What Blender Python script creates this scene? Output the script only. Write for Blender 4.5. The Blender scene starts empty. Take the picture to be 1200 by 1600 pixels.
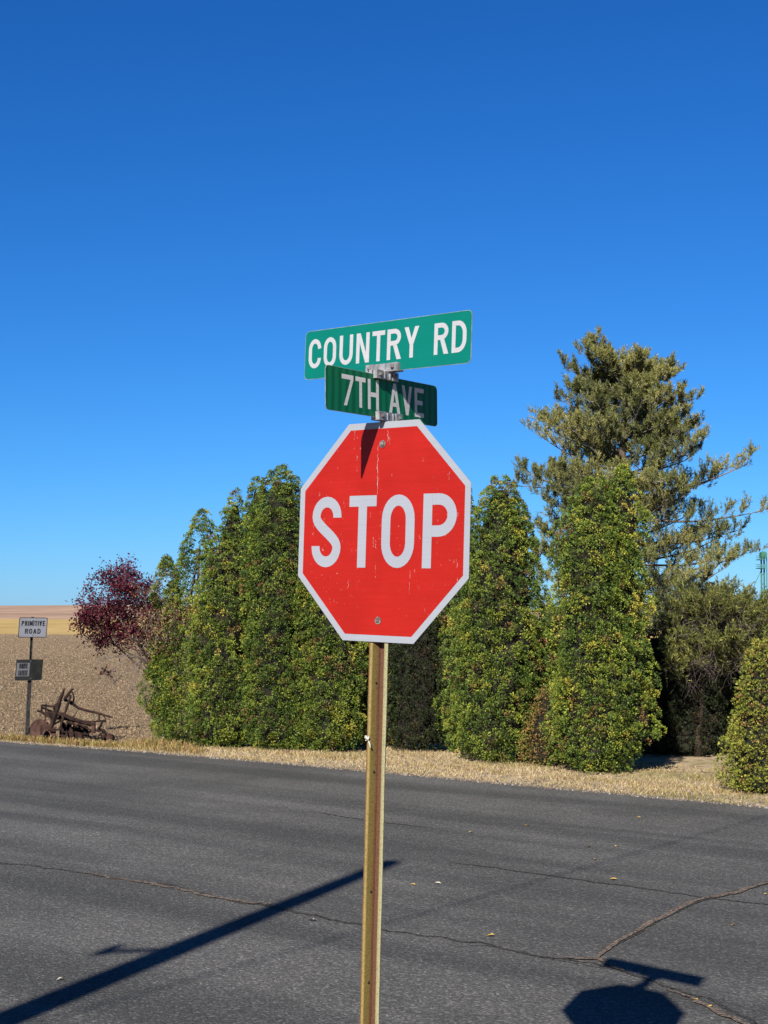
import bpy, bmesh, math, random
import numpy as np
from mathutils import Vector, Matrix
R = math.radians
S = bpy.context.scene
COL = S.collection
rng = np.random.default_rng(7)
random.seed(7)

# ------------------------------------------------------------ camera
F, PITCH, ROLL, HC = 2222.17, 0.07767, 0.0082, 2.43891
cp, sp, cr, sr = math.cos(PITCH), math.sin(PITCH), math.cos(ROLL), math.sin(ROLL)
CR = Vector((cr, -sp*sr, cp*sr)); CU = Vector((-sr, -sp*cr, cp*cr)); CF = Vector((0, cp, sp))
cam = bpy.data.cameras.new('camera'); camo = bpy.data.objects.new('camera', cam); COL.objects.link(camo)
cam.sensor_fit = 'VERTICAL'; cam.sensor_height = 24; cam.lens = 24*F/1600
cam.clip_start = 0.1; cam.clip_end = 20000
m = Matrix((CR, CU, -CF)).transposed().to_4x4(); m.translation = (0, 0, HC); camo.matrix_world = m
S.camera = camo
S.render.resolution_x = 768; S.render.resolution_y = 1024

def ray(px, py):
    return CR*((px-600)/F) + CU*(-(py-800)/F) + CF
def gpt(px, py, z=0.0):                      # pixel of the 1200x1600 photo -> point on the ground
    r = ray(px, py); t = (z-HC)/r.z
    return Vector((r.x*t, r.y*t, z))
def at(px, py, y):                           # pixel -> point at distance y
    r = ray(px, py); t = y/r.y
    return Vector((r.x*t, y, HC+r.z*t))

# ------------------------------------------------------------ light
SAZ, SEL = 0.3557, 0.5559                    # light travels toward azimuth SAZ (from +y towards +x)
EXPO = 1.3
w = bpy.data.worlds.new('World'); S.world = w; w.use_nodes = True
nt = w.node_tree; nt.nodes.clear()
out = nt.nodes.new('ShaderNodeOutputWorld'); bg = nt.nodes.new('ShaderNodeBackground')
sky = nt.nodes.new('ShaderNodeTexSky'); sky.sky_type = 'NISHITA'; sky.sun_disc = False
sky.sun_elevation = SEL; sky.sun_rotation = math.pi + SAZ
sky.altitude = 600; sky.air_density = 1.0; sky.dust_density = 0.3; sky.ozone_density = 4.0
BGS = 0.05; KS = 1/(BGS*2**EXPO)             # grade of the clear autumn sky: deeper, bluer than the raw model
def wm(op, a, b):
    x = nt.nodes.new('ShaderNodeMath'); x.operation = op
    for i, v in ((0, a), (1, b)):
        if hasattr(v, 'is_output'): nt.links.new(v, x.inputs[i])
        else: x.inputs[i].default_value = v
    return x.outputs[0]
sep = nt.nodes.new('ShaderNodeSeparateColor'); nt.links.new(sky.outputs[0], sep.inputs[0])
r_, g_, b_ = [wm('MULTIPLY', sep.outputs[i], .08) for i in range(3)]
comb = nt.nodes.new('ShaderNodeCombineColor')
nt.links.new(wm('MULTIPLY', wm('POWER', r_, 1.61), .70*KS), comb.inputs[0])
nt.links.new(wm('MULTIPLY', wm('POWER', g_, 1.17), 1.02*KS), comb.inputs[1])
nt.links.new(wm('ADD', wm('MULTIPLY', b_, 1.46*KS), wm('MULTIPLY', r_, .16*KS)), comb.inputs[2])
nt.links.new(comb.outputs[0], bg.inputs[0])
bg.inputs[1].default_value = BGS
nt.links.new(bg.outputs[0], out.inputs[0])
sl = bpy.data.lights.new('sun', 'SUN'); sl.energy = 5.0; sl.angle = R(0.53); sl.color = (1, .95, .87)
so = bpy.data.objects.new('sun', sl); COL.objects.link(so)
SUN = Vector((math.sin(SAZ)*math.cos(SEL), math.cos(SAZ)*math.cos(SEL), -math.sin(SEL)))
so.rotation_euler = SUN.to_track_quat('-Z', 'Y').to_euler()
so.location = (-10, -20, 20)
S.view_settings.view_transform = 'Standard'; S.view_settings.look = 'None'
S.view_settings.exposure = EXPO; S.view_settings.gamma = 1
S.render.engine = 'CYCLES'

# ------------------------------------------------------------ helpers
def link(o, parent=None):
    COL.objects.link(o)
    if parent: o.parent = parent
    return o
def tag(o, label=None, cat=None, group=None, kind=None):
    if label: o['label'] = label
    if cat: o['category'] = cat
    if group: o['group'] = group
    if kind: o['kind'] = kind
    return o
ORG = {}
def thing(name, loc, label, cat, group=None):
    o = bpy.data.objects.new(name, None); o.location = loc; o.empty_display_size = .2
    COL.objects.link(o); tag(o, label, cat, group); ORG[o.name] = Vector(loc)
    return o
class MB:
    def __init__(s): s.v = []; s.f = []; s.mi = []
    def add(s, vs, fs, mi=0):
        n = len(s.v); s.v += [tuple(v) for v in vs]; s.f += [tuple(i+n for i in f) for f in fs]; s.mi += [mi]*len(fs)
    def box(s, c, h, M=None, mi=0):
        c = Vector(c); vs = []
        for z in (-1, 1):
            for y in (-1, 1):
                for x in (-1, 1):
                    p = Vector((x*h[0], y*h[1], z*h[2])); vs.append(c + (M @ p if M else p))
        s.add(vs, [(0,2,3,1),(4,5,7,6),(0,1,5,4),(2,6,7,3),(0,4,6,2),(1,3,7,5)], mi)
    def tube(s, pts, rad, n=6, cap=True, mi=0):
        pts = [Vector(p) for p in pts]
        if not hasattr(rad, '__len__'): rad = [rad]*len(pts)
        vs = []; u = None
        for i, p in enumerate(pts):
            d = (pts[min(i+1, len(pts)-1)]-pts[max(i-1, 0)])
            if d.length < 1e-9: d = Vector((0, 0, 1))
            d.normalize()
            if u is None: u = d.orthogonal().normalized()
            else:
                u = u - d*u.dot(d)
                u = u.normalized() if u.length > 1e-6 else d.orthogonal().normalized()
            v = d.cross(u)
            for k in range(n):
                a = 2*math.pi*k/n; vs.append(p + (u*math.cos(a)+v*math.sin(a))*rad[i])
        fs = [(i*n+k, i*n+(k+1) % n, (i+1)*n+(k+1) % n, (i+1)*n+k) for i in range(len(pts)-1) for k in range(n)]
        if cap: fs += [tuple(range(n))[::-1], tuple((len(pts)-1)*n+k for k in range(n))]
        s.add(vs, fs, mi)
    def prism(s, poly, O, X, Y, N, d0, d1, mi=0):   # poly (u,v) in frame O,X,Y extruded along N
        k = len(poly)
        vs = [O+X*u+Y*v+N*d0 for u, v in poly]+[O+X*u+Y*v+N*d1 for u, v in poly]
        s.add(vs, [tuple(range(k))[::-1], tuple(range(k, 2*k))]+[(i, (i+1) % k, (i+1) % k+k, i+k) for i in range(k)], mi)
    def build(s, name, mats, parent=None, smooth=False, root=None):
        me = bpy.data.meshes.new(name)
        o0 = ORG.get((root or parent).name, Vector()) if (root or parent) else Vector()
        me.from_pydata([(v[0]-o0.x, v[1]-o0.y, v[2]-o0.z) for v in s.v], [], s.f)
        if not isinstance(mats, (list, tuple)): mats = [mats]
        for mt in mats: me.materials.append(mt)
        if len(mats) > 1: me.polygons.foreach_set('material_index', s.mi)
        if smooth: me.polygons.foreach_set('use_smooth', [True]*len(me.polygons))
        me.update()
        o = bpy.data.objects.new(name, me); link(o, parent)
        if parent: ORG[o.name] = o0
        return o
def quads(name, V, mat, parent=None, tint=None, tris=False):
    """V: (n,4,3) world coordinates -> one mesh"""
    n, k = V.shape[0], V.shape[1]
    me = bpy.data.meshes.new(name)
    o0 = ORG.get(parent.name, Vector()) if parent else Vector()
    co = (V.reshape(-1, 3)-np.array(o0)).astype(np.float32)
    me.vertices.add(n*k); me.vertices.foreach_set('co', co.ravel())
    me.loops.add(n*k); me.loops.foreach_set('vertex_index', np.arange(n*k, dtype=np.int32))
    me.polygons.add(n); me.polygons.foreach_set('loop_start', np.arange(0, n*k, k, dtype=np.int32))
    me.polygons.foreach_set('loop_total', np.full(n, k, dtype=np.int32))
    me.materials.append(mat); me.update(calc_edges=True)
    if tint is not None:
        a = me.attributes.new('tint', 'FLOAT', 'FACE'); a.data.foreach_set('value', tint.astype(np.float32))
    o = bpy.data.objects.new(name, me); link(o, parent)
    if parent: ORG[o.name] = o0
    return o
def unit(a): return a/(np.linalg.norm(a, axis=-1, keepdims=True)+1e-9)
def leaf_quads(P, D, L, W, jit=.5):
    """diamond-ish leaves at P along D"""
    n = len(P); D = unit(D+rng.normal(0, jit, (n, 3)))
    Sd = unit(np.cross(D, rng.normal(0, 1, (n, 3))))
    L = L*rng.uniform(.6, 1.3, (n, 1)); W = W*rng.uniform(.6, 1.3, (n, 1))
    a = P; b = P+D*L*.55+Sd*W*.5; c = P+D*L; d = P+D*L*.5-Sd*W*.5
    return np.stack([a, b, c, d], 1)

# ------------------------------------------------------------ materials
class NT:
    def __init__(s, name):
        s.m = bpy.data.materials.new(name); s.m.use_nodes = True; s.t = s.m.node_tree; s.n = s.t.nodes
        s.b = s.n['Principled BSDF']; s.o = s.n['Material Output']
    def new(s, t, **k):
        x = s.n.new(t)
        for a, v in k.items():
            if a in x.inputs: x.inputs[a].default_value = v
            else: setattr(x, a, v)
        return x
    def L(s, a, b): s.t.links.new(a, b)
    def coord(s, obj=True, scale=(1, 1, 1)):
        c = s.new('ShaderNodeTexCoord') if obj else s.new('ShaderNodeNewGeometry')
        mp = s.new('ShaderNodeMapping'); mp.inputs['Scale'].default_value = scale
        s.L(c.outputs['Object' if obj else 'Position'], mp.inputs[0]); return mp.outputs[0]
    def noise(s, v, sc, det=4, rough=.6, dim='3D'):
        x = s.new('ShaderNodeTexNoise'); x.inputs['Scale'].default_value = sc; x.inputs['Detail'].default_value = det
        x.inputs['Roughness'].default_value = rough; s.L(v, x.inputs['Vector']); return x.outputs['Fac']
    def ramp(s, fac, stops, interp='LINEAR'):
        x = s.new('ShaderNodeValToRGB'); x.color_ramp.interpolation = interp; e = x.color_ramp.elements
        while len(e) < len(stops): e.new(.5)
        for i, (p, c) in enumerate(stops):
            e[i].position = p; e[i].color = (*c, 1) if hasattr(c, '__len__') else (c, c, c, 1)
        s.L(fac, x.inputs[0]); return x.outputs[0]
    def mix(s, fac, a, b, mode='MIX'):
        x = s.new('ShaderNodeMix', data_type='RGBA', blend_type=mode)
        for i, v in ((0, fac), (6, a), (7, b)):
            if hasattr(v, 'is_output'): s.L(v, x.inputs[i])
            else: x.inputs[i].default_value = v if i == 0 else (*v, 1)
        return x.outputs[2]
    def math(s, op, a, b=0.0, clamp=False):
        x = s.new('ShaderNodeMath', operation=op, use_clamp=clamp)
        for i, v in ((0, a), (1, b)):
            if hasattr(v, 'is_output'): s.L(v, x.inputs[i])
            else: x.inputs[i].default_value = v
        return x.outputs[0]
    def bump(s, h, st, dist):
        x = s.new('ShaderNodeBump'); x.inputs['Strength'].default_value = st; x.inputs['Distance'].default_value = dist
        s.L(h, x.inputs['Height']); s.L(x.outputs[0], s.b.inputs['Normal'])
    def col(s, c):
        if hasattr(c, 'is_output'): s.L(c, s.b.inputs['Base Color'])
        else: s.b.inputs['Base Color'].default_value = (*c, 1)
    def pr(s, rough=.7, metal=0, spec=.25, alb=.78):
        i = s.b.inputs['Base Color']
        if alb != 1 and i.is_linked:
            src = i.links[0].from_socket; s.L(s.mix(1.0, src, (alb, alb, alb), 'MULTIPLY'), i)
        s.b.inputs['Roughness'].default_value = rough; s.b.inputs['Metallic'].default_value = metal
        s.b.inputs['Specular IOR Level'].default_value = spec; return s.m
def rustmat(name, c1, c2, sc=12, rough=.85, metal=0, thr=(.4, .6)):
    t = NT(name); v = t.coord(); n = t.noise(v, sc, 6); t.col(t.ramp(n, [(thr[0], c1), (thr[1], c2)]))
    t.bump(t.noise(v, sc*6, 4), .3, .004); return t.pr(rough, metal, .15)
def foliage(name, stops, trans=.13, rough=.6, spec=.15):
    t = NT(name); a = t.new('ShaderNodeAttribute', attribute_name='tint')
    c = t.ramp(a.outputs['Fac'], stops)
    g = t.new('ShaderNodeNewGeometry'); c2 = t.mix(.75, c, t.ramp(g.outputs['Random Per Island'], [(0, .40), (1, 1.30)]), 'MULTIPLY')
    t.col(c2); t.pr(rough, 0, spec, 1)
    tr = t.new('ShaderNodeBsdfTranslucent'); t.L(t.mix(1, c2, (1.1, 1.2, .6), 'MULTIPLY'), tr.inputs[0])
    mx = t.new('ShaderNodeMixShader'); mx.inputs[0].default_value = trans
    t.L(t.b.outputs[0], mx.inputs[1]); t.L(tr.outputs[0], mx.inputs[2]); t.L(mx.outputs[0], t.o.inputs[0])
    return t.m

def m_asphalt():
    t = NT('asphalt'); v = t.coord(False)
    big = t.noise(v, .35, 5, .6); cm = t.coord(False, (1, 1, 1)); mp = cm.node; mp.inputs['Rotation'].default_value = (0, 0, R(37.6))
    mp2 = t.new('ShaderNodeMapping'); mp2.inputs['Scale'].default_value = (.07, 1.1, 1); t.L(cm, mp2.inputs[0]); mid = t.noise(mp2.outputs[0], 1.0, 5, .6)
    vo = t.new('ShaderNodeTexVoronoi'); vo.inputs['Scale'].default_value = 62; t.L(v, vo.inputs['Vector'])
    fine = t.noise(v, 160, 3, .7)
    base = t.ramp(big, [(.35, (.067, .065, .059)), (.62, (.102, .098, .090))])
    base = t.mix(t.ramp(mid, [(.40, 0), (.60, .75)]), base, (.046, .0455, .043))
    sp_ = t.new('ShaderNodeSeparateColor'); t.L(vo.outputs['Color'], sp_.inputs[0])
    stone = t.ramp(sp_.outputs[0], [(0, .65), (.6, .9), (.85, 1.25), (1, 2.1)])
    base = t.mix(.85, base, stone, 'MULTIPLY')
    base = t.mix(.6, base, t.ramp(fine, [(.3, .55), (.7, 1.4)]), 'MULTIPLY')
    grit = t.noise(v, 30, 4, .75); base = t.mix(.75, base, t.ramp(grit, [(.34, .55), (.5, 1.0), (.66, 1.5)]), 'MULTIPLY')
    t.col(base)
    h = t.math('ADD', t.math('MULTIPLY', vo.outputs['Distance'], -.9), t.math('MULTIPLY', fine, .5))
    t.bump(h, .6, .010); return t.pr(.88, 0, .2)
def m_soil():
    t = NT('tilled_soil'); v = t.coord(False)
    n1 = t.noise(v, 22, 6, .8); n2 = t.noise(t.coord(False, (.35, .08, 1)), 1, 3); n3 = t.noise(t.coord(False, (.08, .4, 1)), 1, 4)
    c = t.ramp(n1, [(.34, (.10, .070, .042)), (.5, (.235, .168, .102)), (.64, (.34, .26, .17))])
    c = t.mix(t.ramp(n2, [(.45, 0), (.7, .45)]), c, (.18, .155, .07))
    c = t.mix(t.ramp(n3, [(.45, 0), (.65, .35)]), c, (.27, .185, .12))
    t.col(c); t.bump(n1, 1, .10); return t.pr(.95, 0, .1)
def m_straw(name='dry_grass_ground', a=(.27, .20, .12), b=(.50, .39, .24), g=(.16, .15, .05)):
    t = NT(name); v = t.coord(False); n = t.noise(v, 14, 6, .7); n2 = t.noise(v, 1.1, 4)
    c = t.ramp(n, [(.3, a), (.7, b)]); c = t.mix(t.ramp(t.noise(v, 3.1, 5, .7), [(.52, 0), (.64, .8)]), c, (.13, .095, .06)); c = t.mix(t.ramp(n2, [(.5, 0), (.7, .6)]), c, g)
    t.col(c); t.bump(n, .8, .04); return t.pr(.95, 0, .1)
def m_far(name, c1, c2, sc, sy=1.0):
    t = NT(name); n = t.noise(t.coord(False, (1, sy, 6)), sc, 6, .65); n2 = t.noise(t.coord(False, (1, sy, 1)), sc*9, 5, .7)
    c = t.ramp(n, [(.35, c1), (.6, c2)]); c = t.mix(.4, c, t.ramp(n2, [(.3, .6), (.7, 1.3)]), 'MULTIPLY')
    t.col(c); return t.pr(1, 0, 0)

# ------------------------------------------------------------ setting
EDGE = [(-300, 330), (-60, 57), (-20, 34.9), (-7.45, 28.01), (-4.68, 26.3), (-1.57, 24.08), (1.01, 22.03), (3.19, 20.33), (5.06, 18.86), (20, 7.3), (23, 6.0)]
ex, ey = zip(*EDGE)
def edge(x): return float(np.interp(x, ex, ey))
def wob(x, s=0):
    return .05*math.sin(x*7.3+s)+.035*math.sin(x*17.1+s*2)+.02*math.sin(x*41+s)

def polar(name, r0, r1, nr, na, zf, mat, label=None):
    mb = MB(); rs = np.geomspace(r0, r1, nr)
    for r in rs:
        for k in range(na):
            a = 2*math.pi*k/na; x, y = r*math.sin(a), r*math.cos(a); mb.v.append((x, y, zf(x, y, r)))
    for i in range(nr-1):
        for k in range(na):
            mb.f.append((i*na+k, (i+1)*na+k, (i+1)*na+(k+1) % na, i*na+(k+1) % na))
    mb.mi = [0]*len(mb.f)
    if r0 < 2:
        mb.f.append(tuple(range(na))); mb.mi.append(0)
    return tag(mb.build(name, mat, smooth=True), kind='structure')
MS = m_soil()
polar('ground', 1, 256, 40, 96, lambda x, y, r: 0.0 if r < 120 else -.1*((r-120)/136)**2, MS)
def hz(x, y, r):
    a = math.atan2(x, y)
    return -.12+3.4*min(1, max(0, (r-255)/430))**1.1 + .5*math.sin(a*9+1)*min(1, (r-255)/400)
polar('stubble_field', 254, 700, 14, 120, hz, m_far('stubble', (.31, .21, .08), (.42, .30, .13), .02, .4))
def hh(x, y, r):
    a = math.atan2(x, y); t = min(1, max(0, (r-690)/1900))
    return hz(x, y, 690)-1.2+(27.0+1.8*math.sin(a*11+2.5)+.9*math.sin(a*31+.5))*t**1.2+4.0*math.sin(r*.004+a*7)*t*(1-t)*4*.6
polar('hills', 690, 2600, 26, 240, hh, m_far('hill_ground', (.24, .155, .115), (.36, .25, .18), .0035, .35))

# near tilled field with real clods
def field():
    nx, ny = 400, 330
    xs = np.linspace(-22, 2.2, nx); tt = np.linspace(0, 1, ny)**1.5
    V = np.zeros((ny, nx, 3)); e = np.array([edge(x) for x in xs])
    base = rng.normal(0, 1, (ny, nx))
    k = base.copy()
    for _ in range(1): k = (k+np.roll(k, 1, 0)+np.roll(k, 1, 1)+np.roll(k, -1, 0)+np.roll(k, -1, 1))/5
    lo = rng.normal(0, 1, (ny, nx))
    for _ in range(5): lo = (lo+np.roll(lo, 1, 0)+np.roll(lo, 1, 1)+np.roll(lo, -1, 0)+np.roll(lo, -1, 1))/5
    for j in range(ny):
        V[j, :, 0] = xs+rng.normal(0, .015, nx); V[j, :, 1] = e+.75+tt[j]*62+rng.normal(0, .02, nx)
        ed = min(1, j/8)
        V[j, :, 2] = .012+ed*(np.abs(k[j])*.045+np.abs(lo[j])*.03)
    V[:, :2, 2] = .008; V[:, -2:, 2] = .008
    idx = np.arange(nx*ny).reshape(ny, nx)
    fc = np.stack([idx[:-1, :-1], idx[:-1, 1:], idx[1:, 1:], idx[1:, :-1]], -1).reshape(-1, 4)
    me = bpy.data.meshes.new('tilled_field'); me.from_pydata(V.reshape(-1, 3).tolist(), [], fc.tolist()); me.materials.append(MS)
    tag(link(bpy.data.objects.new('tilled_field', me)), kind='structure')
field()

def clods():
    n = 95000
    y = 28.5*(245/28.5)**rng.uniform(0, 1, n); x = -y*rng.uniform(.06, .36, n); e = np.interp(x, ex, ey); k = (y > e+.9) & ((x < -3.3) | (y > 34)); x, y = x[k], y[k]; n = len(x)
    s_ = rng.uniform(.006, .022, n)*np.where(rng.uniform(0, 1, n) < .08, 1.7, 1)*(y/30)**.5
    C = np.stack([x, y, .05+s_*.3], 1)
    T0 = np.array([(1, 0, -.5), (-.5, .87, -.5), (-.5, -.87, -.5), (0, 0, .9)])[None]*(1+rng.normal(0, .25, (n, 4, 3)))
    a = rng.uniform(0, 6.28, n); ca, sa = np.cos(a), np.sin(a)
    Q = np.stack([T0[:, :, 0]*ca[:, None]-T0[:, :, 1]*sa[:, None], T0[:, :, 0]*sa[:, None]+T0[:, :, 1]*ca[:, None], T0[:, :, 2]], 2)*s_[:, None, None]+C[:, None, :]
    V = np.stack([Q[:, [0, 1, 3]], Q[:, [1, 2, 3]], Q[:, [2, 0, 3]]], 1).reshape(-1, 3, 3)
    t = NT('clod'); g = t.new('ShaderNodeAttribute', attribute_name='tint')
    t.col(t.ramp(g.outputs['Fac'], [(0, (.12, .083, .05)), (.6, (.20, .143, .087)), (.94, (.225, .165, .103)), (1, (.27, .205, .135))]))
    tag(quads('soil_clods', V, t.pr(.95, 0, .1), None, np.repeat(rng.uniform(0, 1, n), 3)), 'dry clods of earth lying over the tilled field', 'clods', kind='stuff')
clods()
# grass verge and lawn sheet
def strip_mesh(name, xs, f0, f1, z, mat, n=6):
    mb = MB()
    for x in xs:
        a, b = f0(x), f1(x)
        for k in range(n+1): mb.v.append((x, a+(b-a)*k/n, z))
    for i in range(len(xs)-1):
        for k in range(n): mb.f.append((i*(n+1)+k, (i+1)*(n+1)+k, (i+1)*(n+1)+k+1, i*(n+1)+k+1))
    mb.mi = [0]*len(mb.f)
    return tag(mb.build(name, mat), kind='structure')
def verge_top(x):
    return edge(x)+float(np.interp(x, [-60, -7, -5, -3.9, -2.6, 0, 1.5, 3], [.7, .75, .8, 1.1, 2.2, 5, 9, 14]))
MG = m_straw()
strip_mesh('grass_verge', np.arange(-40, 22, .12), lambda x: edge(x)-.1+wob(x), lambda x: verge_top(x)+3*wob(x, 1), .055, MG, 10)
tg = NT('edge_gravel'); v_ = tg.coord(False); nn_ = tg.noise(v_, 45, 4, .8)
tg.col(tg.ramp(nn_, [(.35, (.11, .088, .065)), (.6, (.25, .21, .165))])); tg.bump(nn_, 1, .02)
MGR = tg.pr(.95, 0, .1)
MA = m_asphalt()
strip_mesh('road', np.concatenate([np.arange(-300, -40, 20), np.arange(-40, 22.5, .25)]), lambda x: 6.25+wob(x)*.8, lambda x: edge(x)+wob(x)*.5, .064, MA, 8)
strip_mesh('road_edge_gravel', np.arange(-40, 22, .06), lambda x: edge(x)-.05+wob(x)*.5, lambda x: edge(x)+.10+wob(x)*.8+random.uniform(-.03, .05), .068, MGR, 2)
strip_mesh('near_shoulder', np.arange(-40, 40, .2), lambda x: -30., lambda x: 6.3+wob(x)*.8, .060, MG, 4)
strip_mesh('near_gravel', np.arange(-30, 22, .1), lambda x: 5.9+wob(x, 3)*2, lambda x: 6.36+wob(x)*.8+random.uniform(-.03, .03), .070, MGR, 2)

# the ground sheets sit at about +0.06; everything standing on it uses GZ
GZ = .06

# cracks
def jitter(pts, step=.06, amp=.03):
    P = [Vector((p[0], p[1], 0)) for p in pts]; o = []
    for a, b in zip(P[:-1], P[1:]):
        n = max(1, int((b-a).length/step))
        for k in range(n): o.append(a.lerp(b, k/n))
    o.append(P[-1]); d = 0; r = []
    for i, p in enumerate(o):
        d = .75*d+random.gauss(0, amp*.5); r.append(p+Vector((d*.3, d, 0)))
    return r
def crack(name, pts, w, z, mat, amp=.03, var=.5, off=0.):
    st = random.getstate(); P = jitter(pts, .06, amp); mb = MB(); n = len(P); ww = 1
    for i, p in enumerate(P):
        d = (P[min(i+1, n-1)]-P[max(i-1, 0)]).normalized(); s = Vector((-d.y, d.x, 0))
        taper = min(1, i/6+.15, (n-1-i)/6+.15); ww = .7*ww+.3*random.uniform(1-var, 1+var)
        h = w*.5*ww*taper
        for sg in (-1, 1): mb.v.append((p.x+s.x*sg*h*random.uniform(.7, 1.2), p.y+s.y*sg*h*random.uniform(.6, 1.3)+off, z))
    mb.f = [(2*i, 2*i+2, 2*i+3, 2*i+1) for i in range(n-1)]; mb.mi = [0]*len(mb.f)
    return tag(mb.build(name, mat), kind='structure')
tc = NT('crack_tar'); v_ = tc.coord(False); n_ = tc.noise(v_, 30, 5, .8)
tc.col(tc.ramp(n_, [(.40, (.010, .010, .010)), (.5, (.035, .034, .031)), (.66, (.12, .10, .075))])); tc.bump(n_, 1, .02); MT = tc.pr(.9, 0, .2)
tc = NT('crack_sand'); v_ = tc.coord(False); n_ = tc.noise(v_, 38, 5, .8)
tc.col(tc.ramp(n_, [(.36, (.03, .026, .023)), (.46, (.10, .075, .058)), (.62, (.29, .225, .175))])); tc.bump(n_, 1, .02); MSD = tc.pr(.95, 0, .1)
def gl(px): 
    o = []
    for x, y in px:
        g = gpt(x, y, .068); o.append((g.x, g.y))
    return o
k1 = [(-150,1338),(0,1347),(40,1350),(130,1364),(200,1374),(280,1388),(340,1402),(380,1408),(440,1420),(480,1430),(560,1445),(610,1454),(690,1466),(760,1475),(830,1490),(880,1497),(930,1505),(1000,1525),(1040,1537),(1100,1557),(1150,1580),(1180,1600),(1200,1640)]
k2 = [(1300,1362),(1200,1378),(1170,1388),(1120,1402),(1080,1410),(1050,1425),(1020,1440),(990,1458),(965,1472),(945,1485),(932,1497)]
k3 = [(700,1347),(780,1356),(870,1369),(930,1377),(1000,1387),(1040,1393),(1090,1401),(1150,1408),(1260,1420)]
k4 = [(485,1268),(540,1277),(600,1285),(680,1295)]
crack('road_crack', gl(k1), .042, .068, MT, .035)
crack('road_crack', gl(k1[3:9]), .05, .072, MSD, .05, .9)
crack('road_crack', gl(k2), .075, .069, MT, .03)
crack('road_crack', gl(k2), .052, .074, MSD, .045, .95)
crack('road_crack', gl([(870,1497),(905,1497),(935,1497),(960,1510),(975,1520)]), .10, .0755, MSD, .04, .8)
crack('road_crack', gl(k3), .035, .0685, MT, .02)
crack('road_crack', gl(k4), .03, .0685, MT, .02, .9)
crack('road_crack', gl([(690,1480),(760,1478),(850,1496),(945,1512)]), .02, .0665, MT, .02, .9)
crack('road_crack', gl([(1040,1545),(1090,1566),(1130,1582),(1170,1606)]), .06, .0748, MSD, .05, .9)

# ------------------------------------------------------------ lettering
def rect(x0, y0, x1, y1): return [[(x0, y0), (x1, y0), (x1, y1), (x0, y1)]]
def para(xb0, xb1, y0, xt0, xt1, y1): return [[(xb0, y0), (xb1, y0), (xt1, y1), (xt0, y1)]]
def ribbon(pts, s, closed=False):
    n = len(pts); P = [Vector(p) for p in pts]; lo, ro = [], []
    for i in range(n):
        if closed: a, b = P[i-1], P[(i+1) % n]
        else: a, b = P[max(i-1, 0)], P[min(i+1, n-1)]
        d = (b-a).normalized(); nrm = Vector((-d.y, d.x)); lo.append(P[i]+nrm*s/2); ro.append(P[i]-nrm*s/2)
    r = []
    for i in range(n if closed else n-1):
        j = (i+1) % n; r.append([tuple(ro[i]), tuple(ro[j]), tuple(lo[j]), tuple(lo[i])])
    return r
def arc(cx, cy, rx, ry, a0, a1, n=14):
    return [(cx+rx*math.cos(R(a0+(a1-a0)*k/n)), cy+ry*math.sin(R(a0+(a1-a0)*k/n))) for k in range(n+1)]
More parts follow.
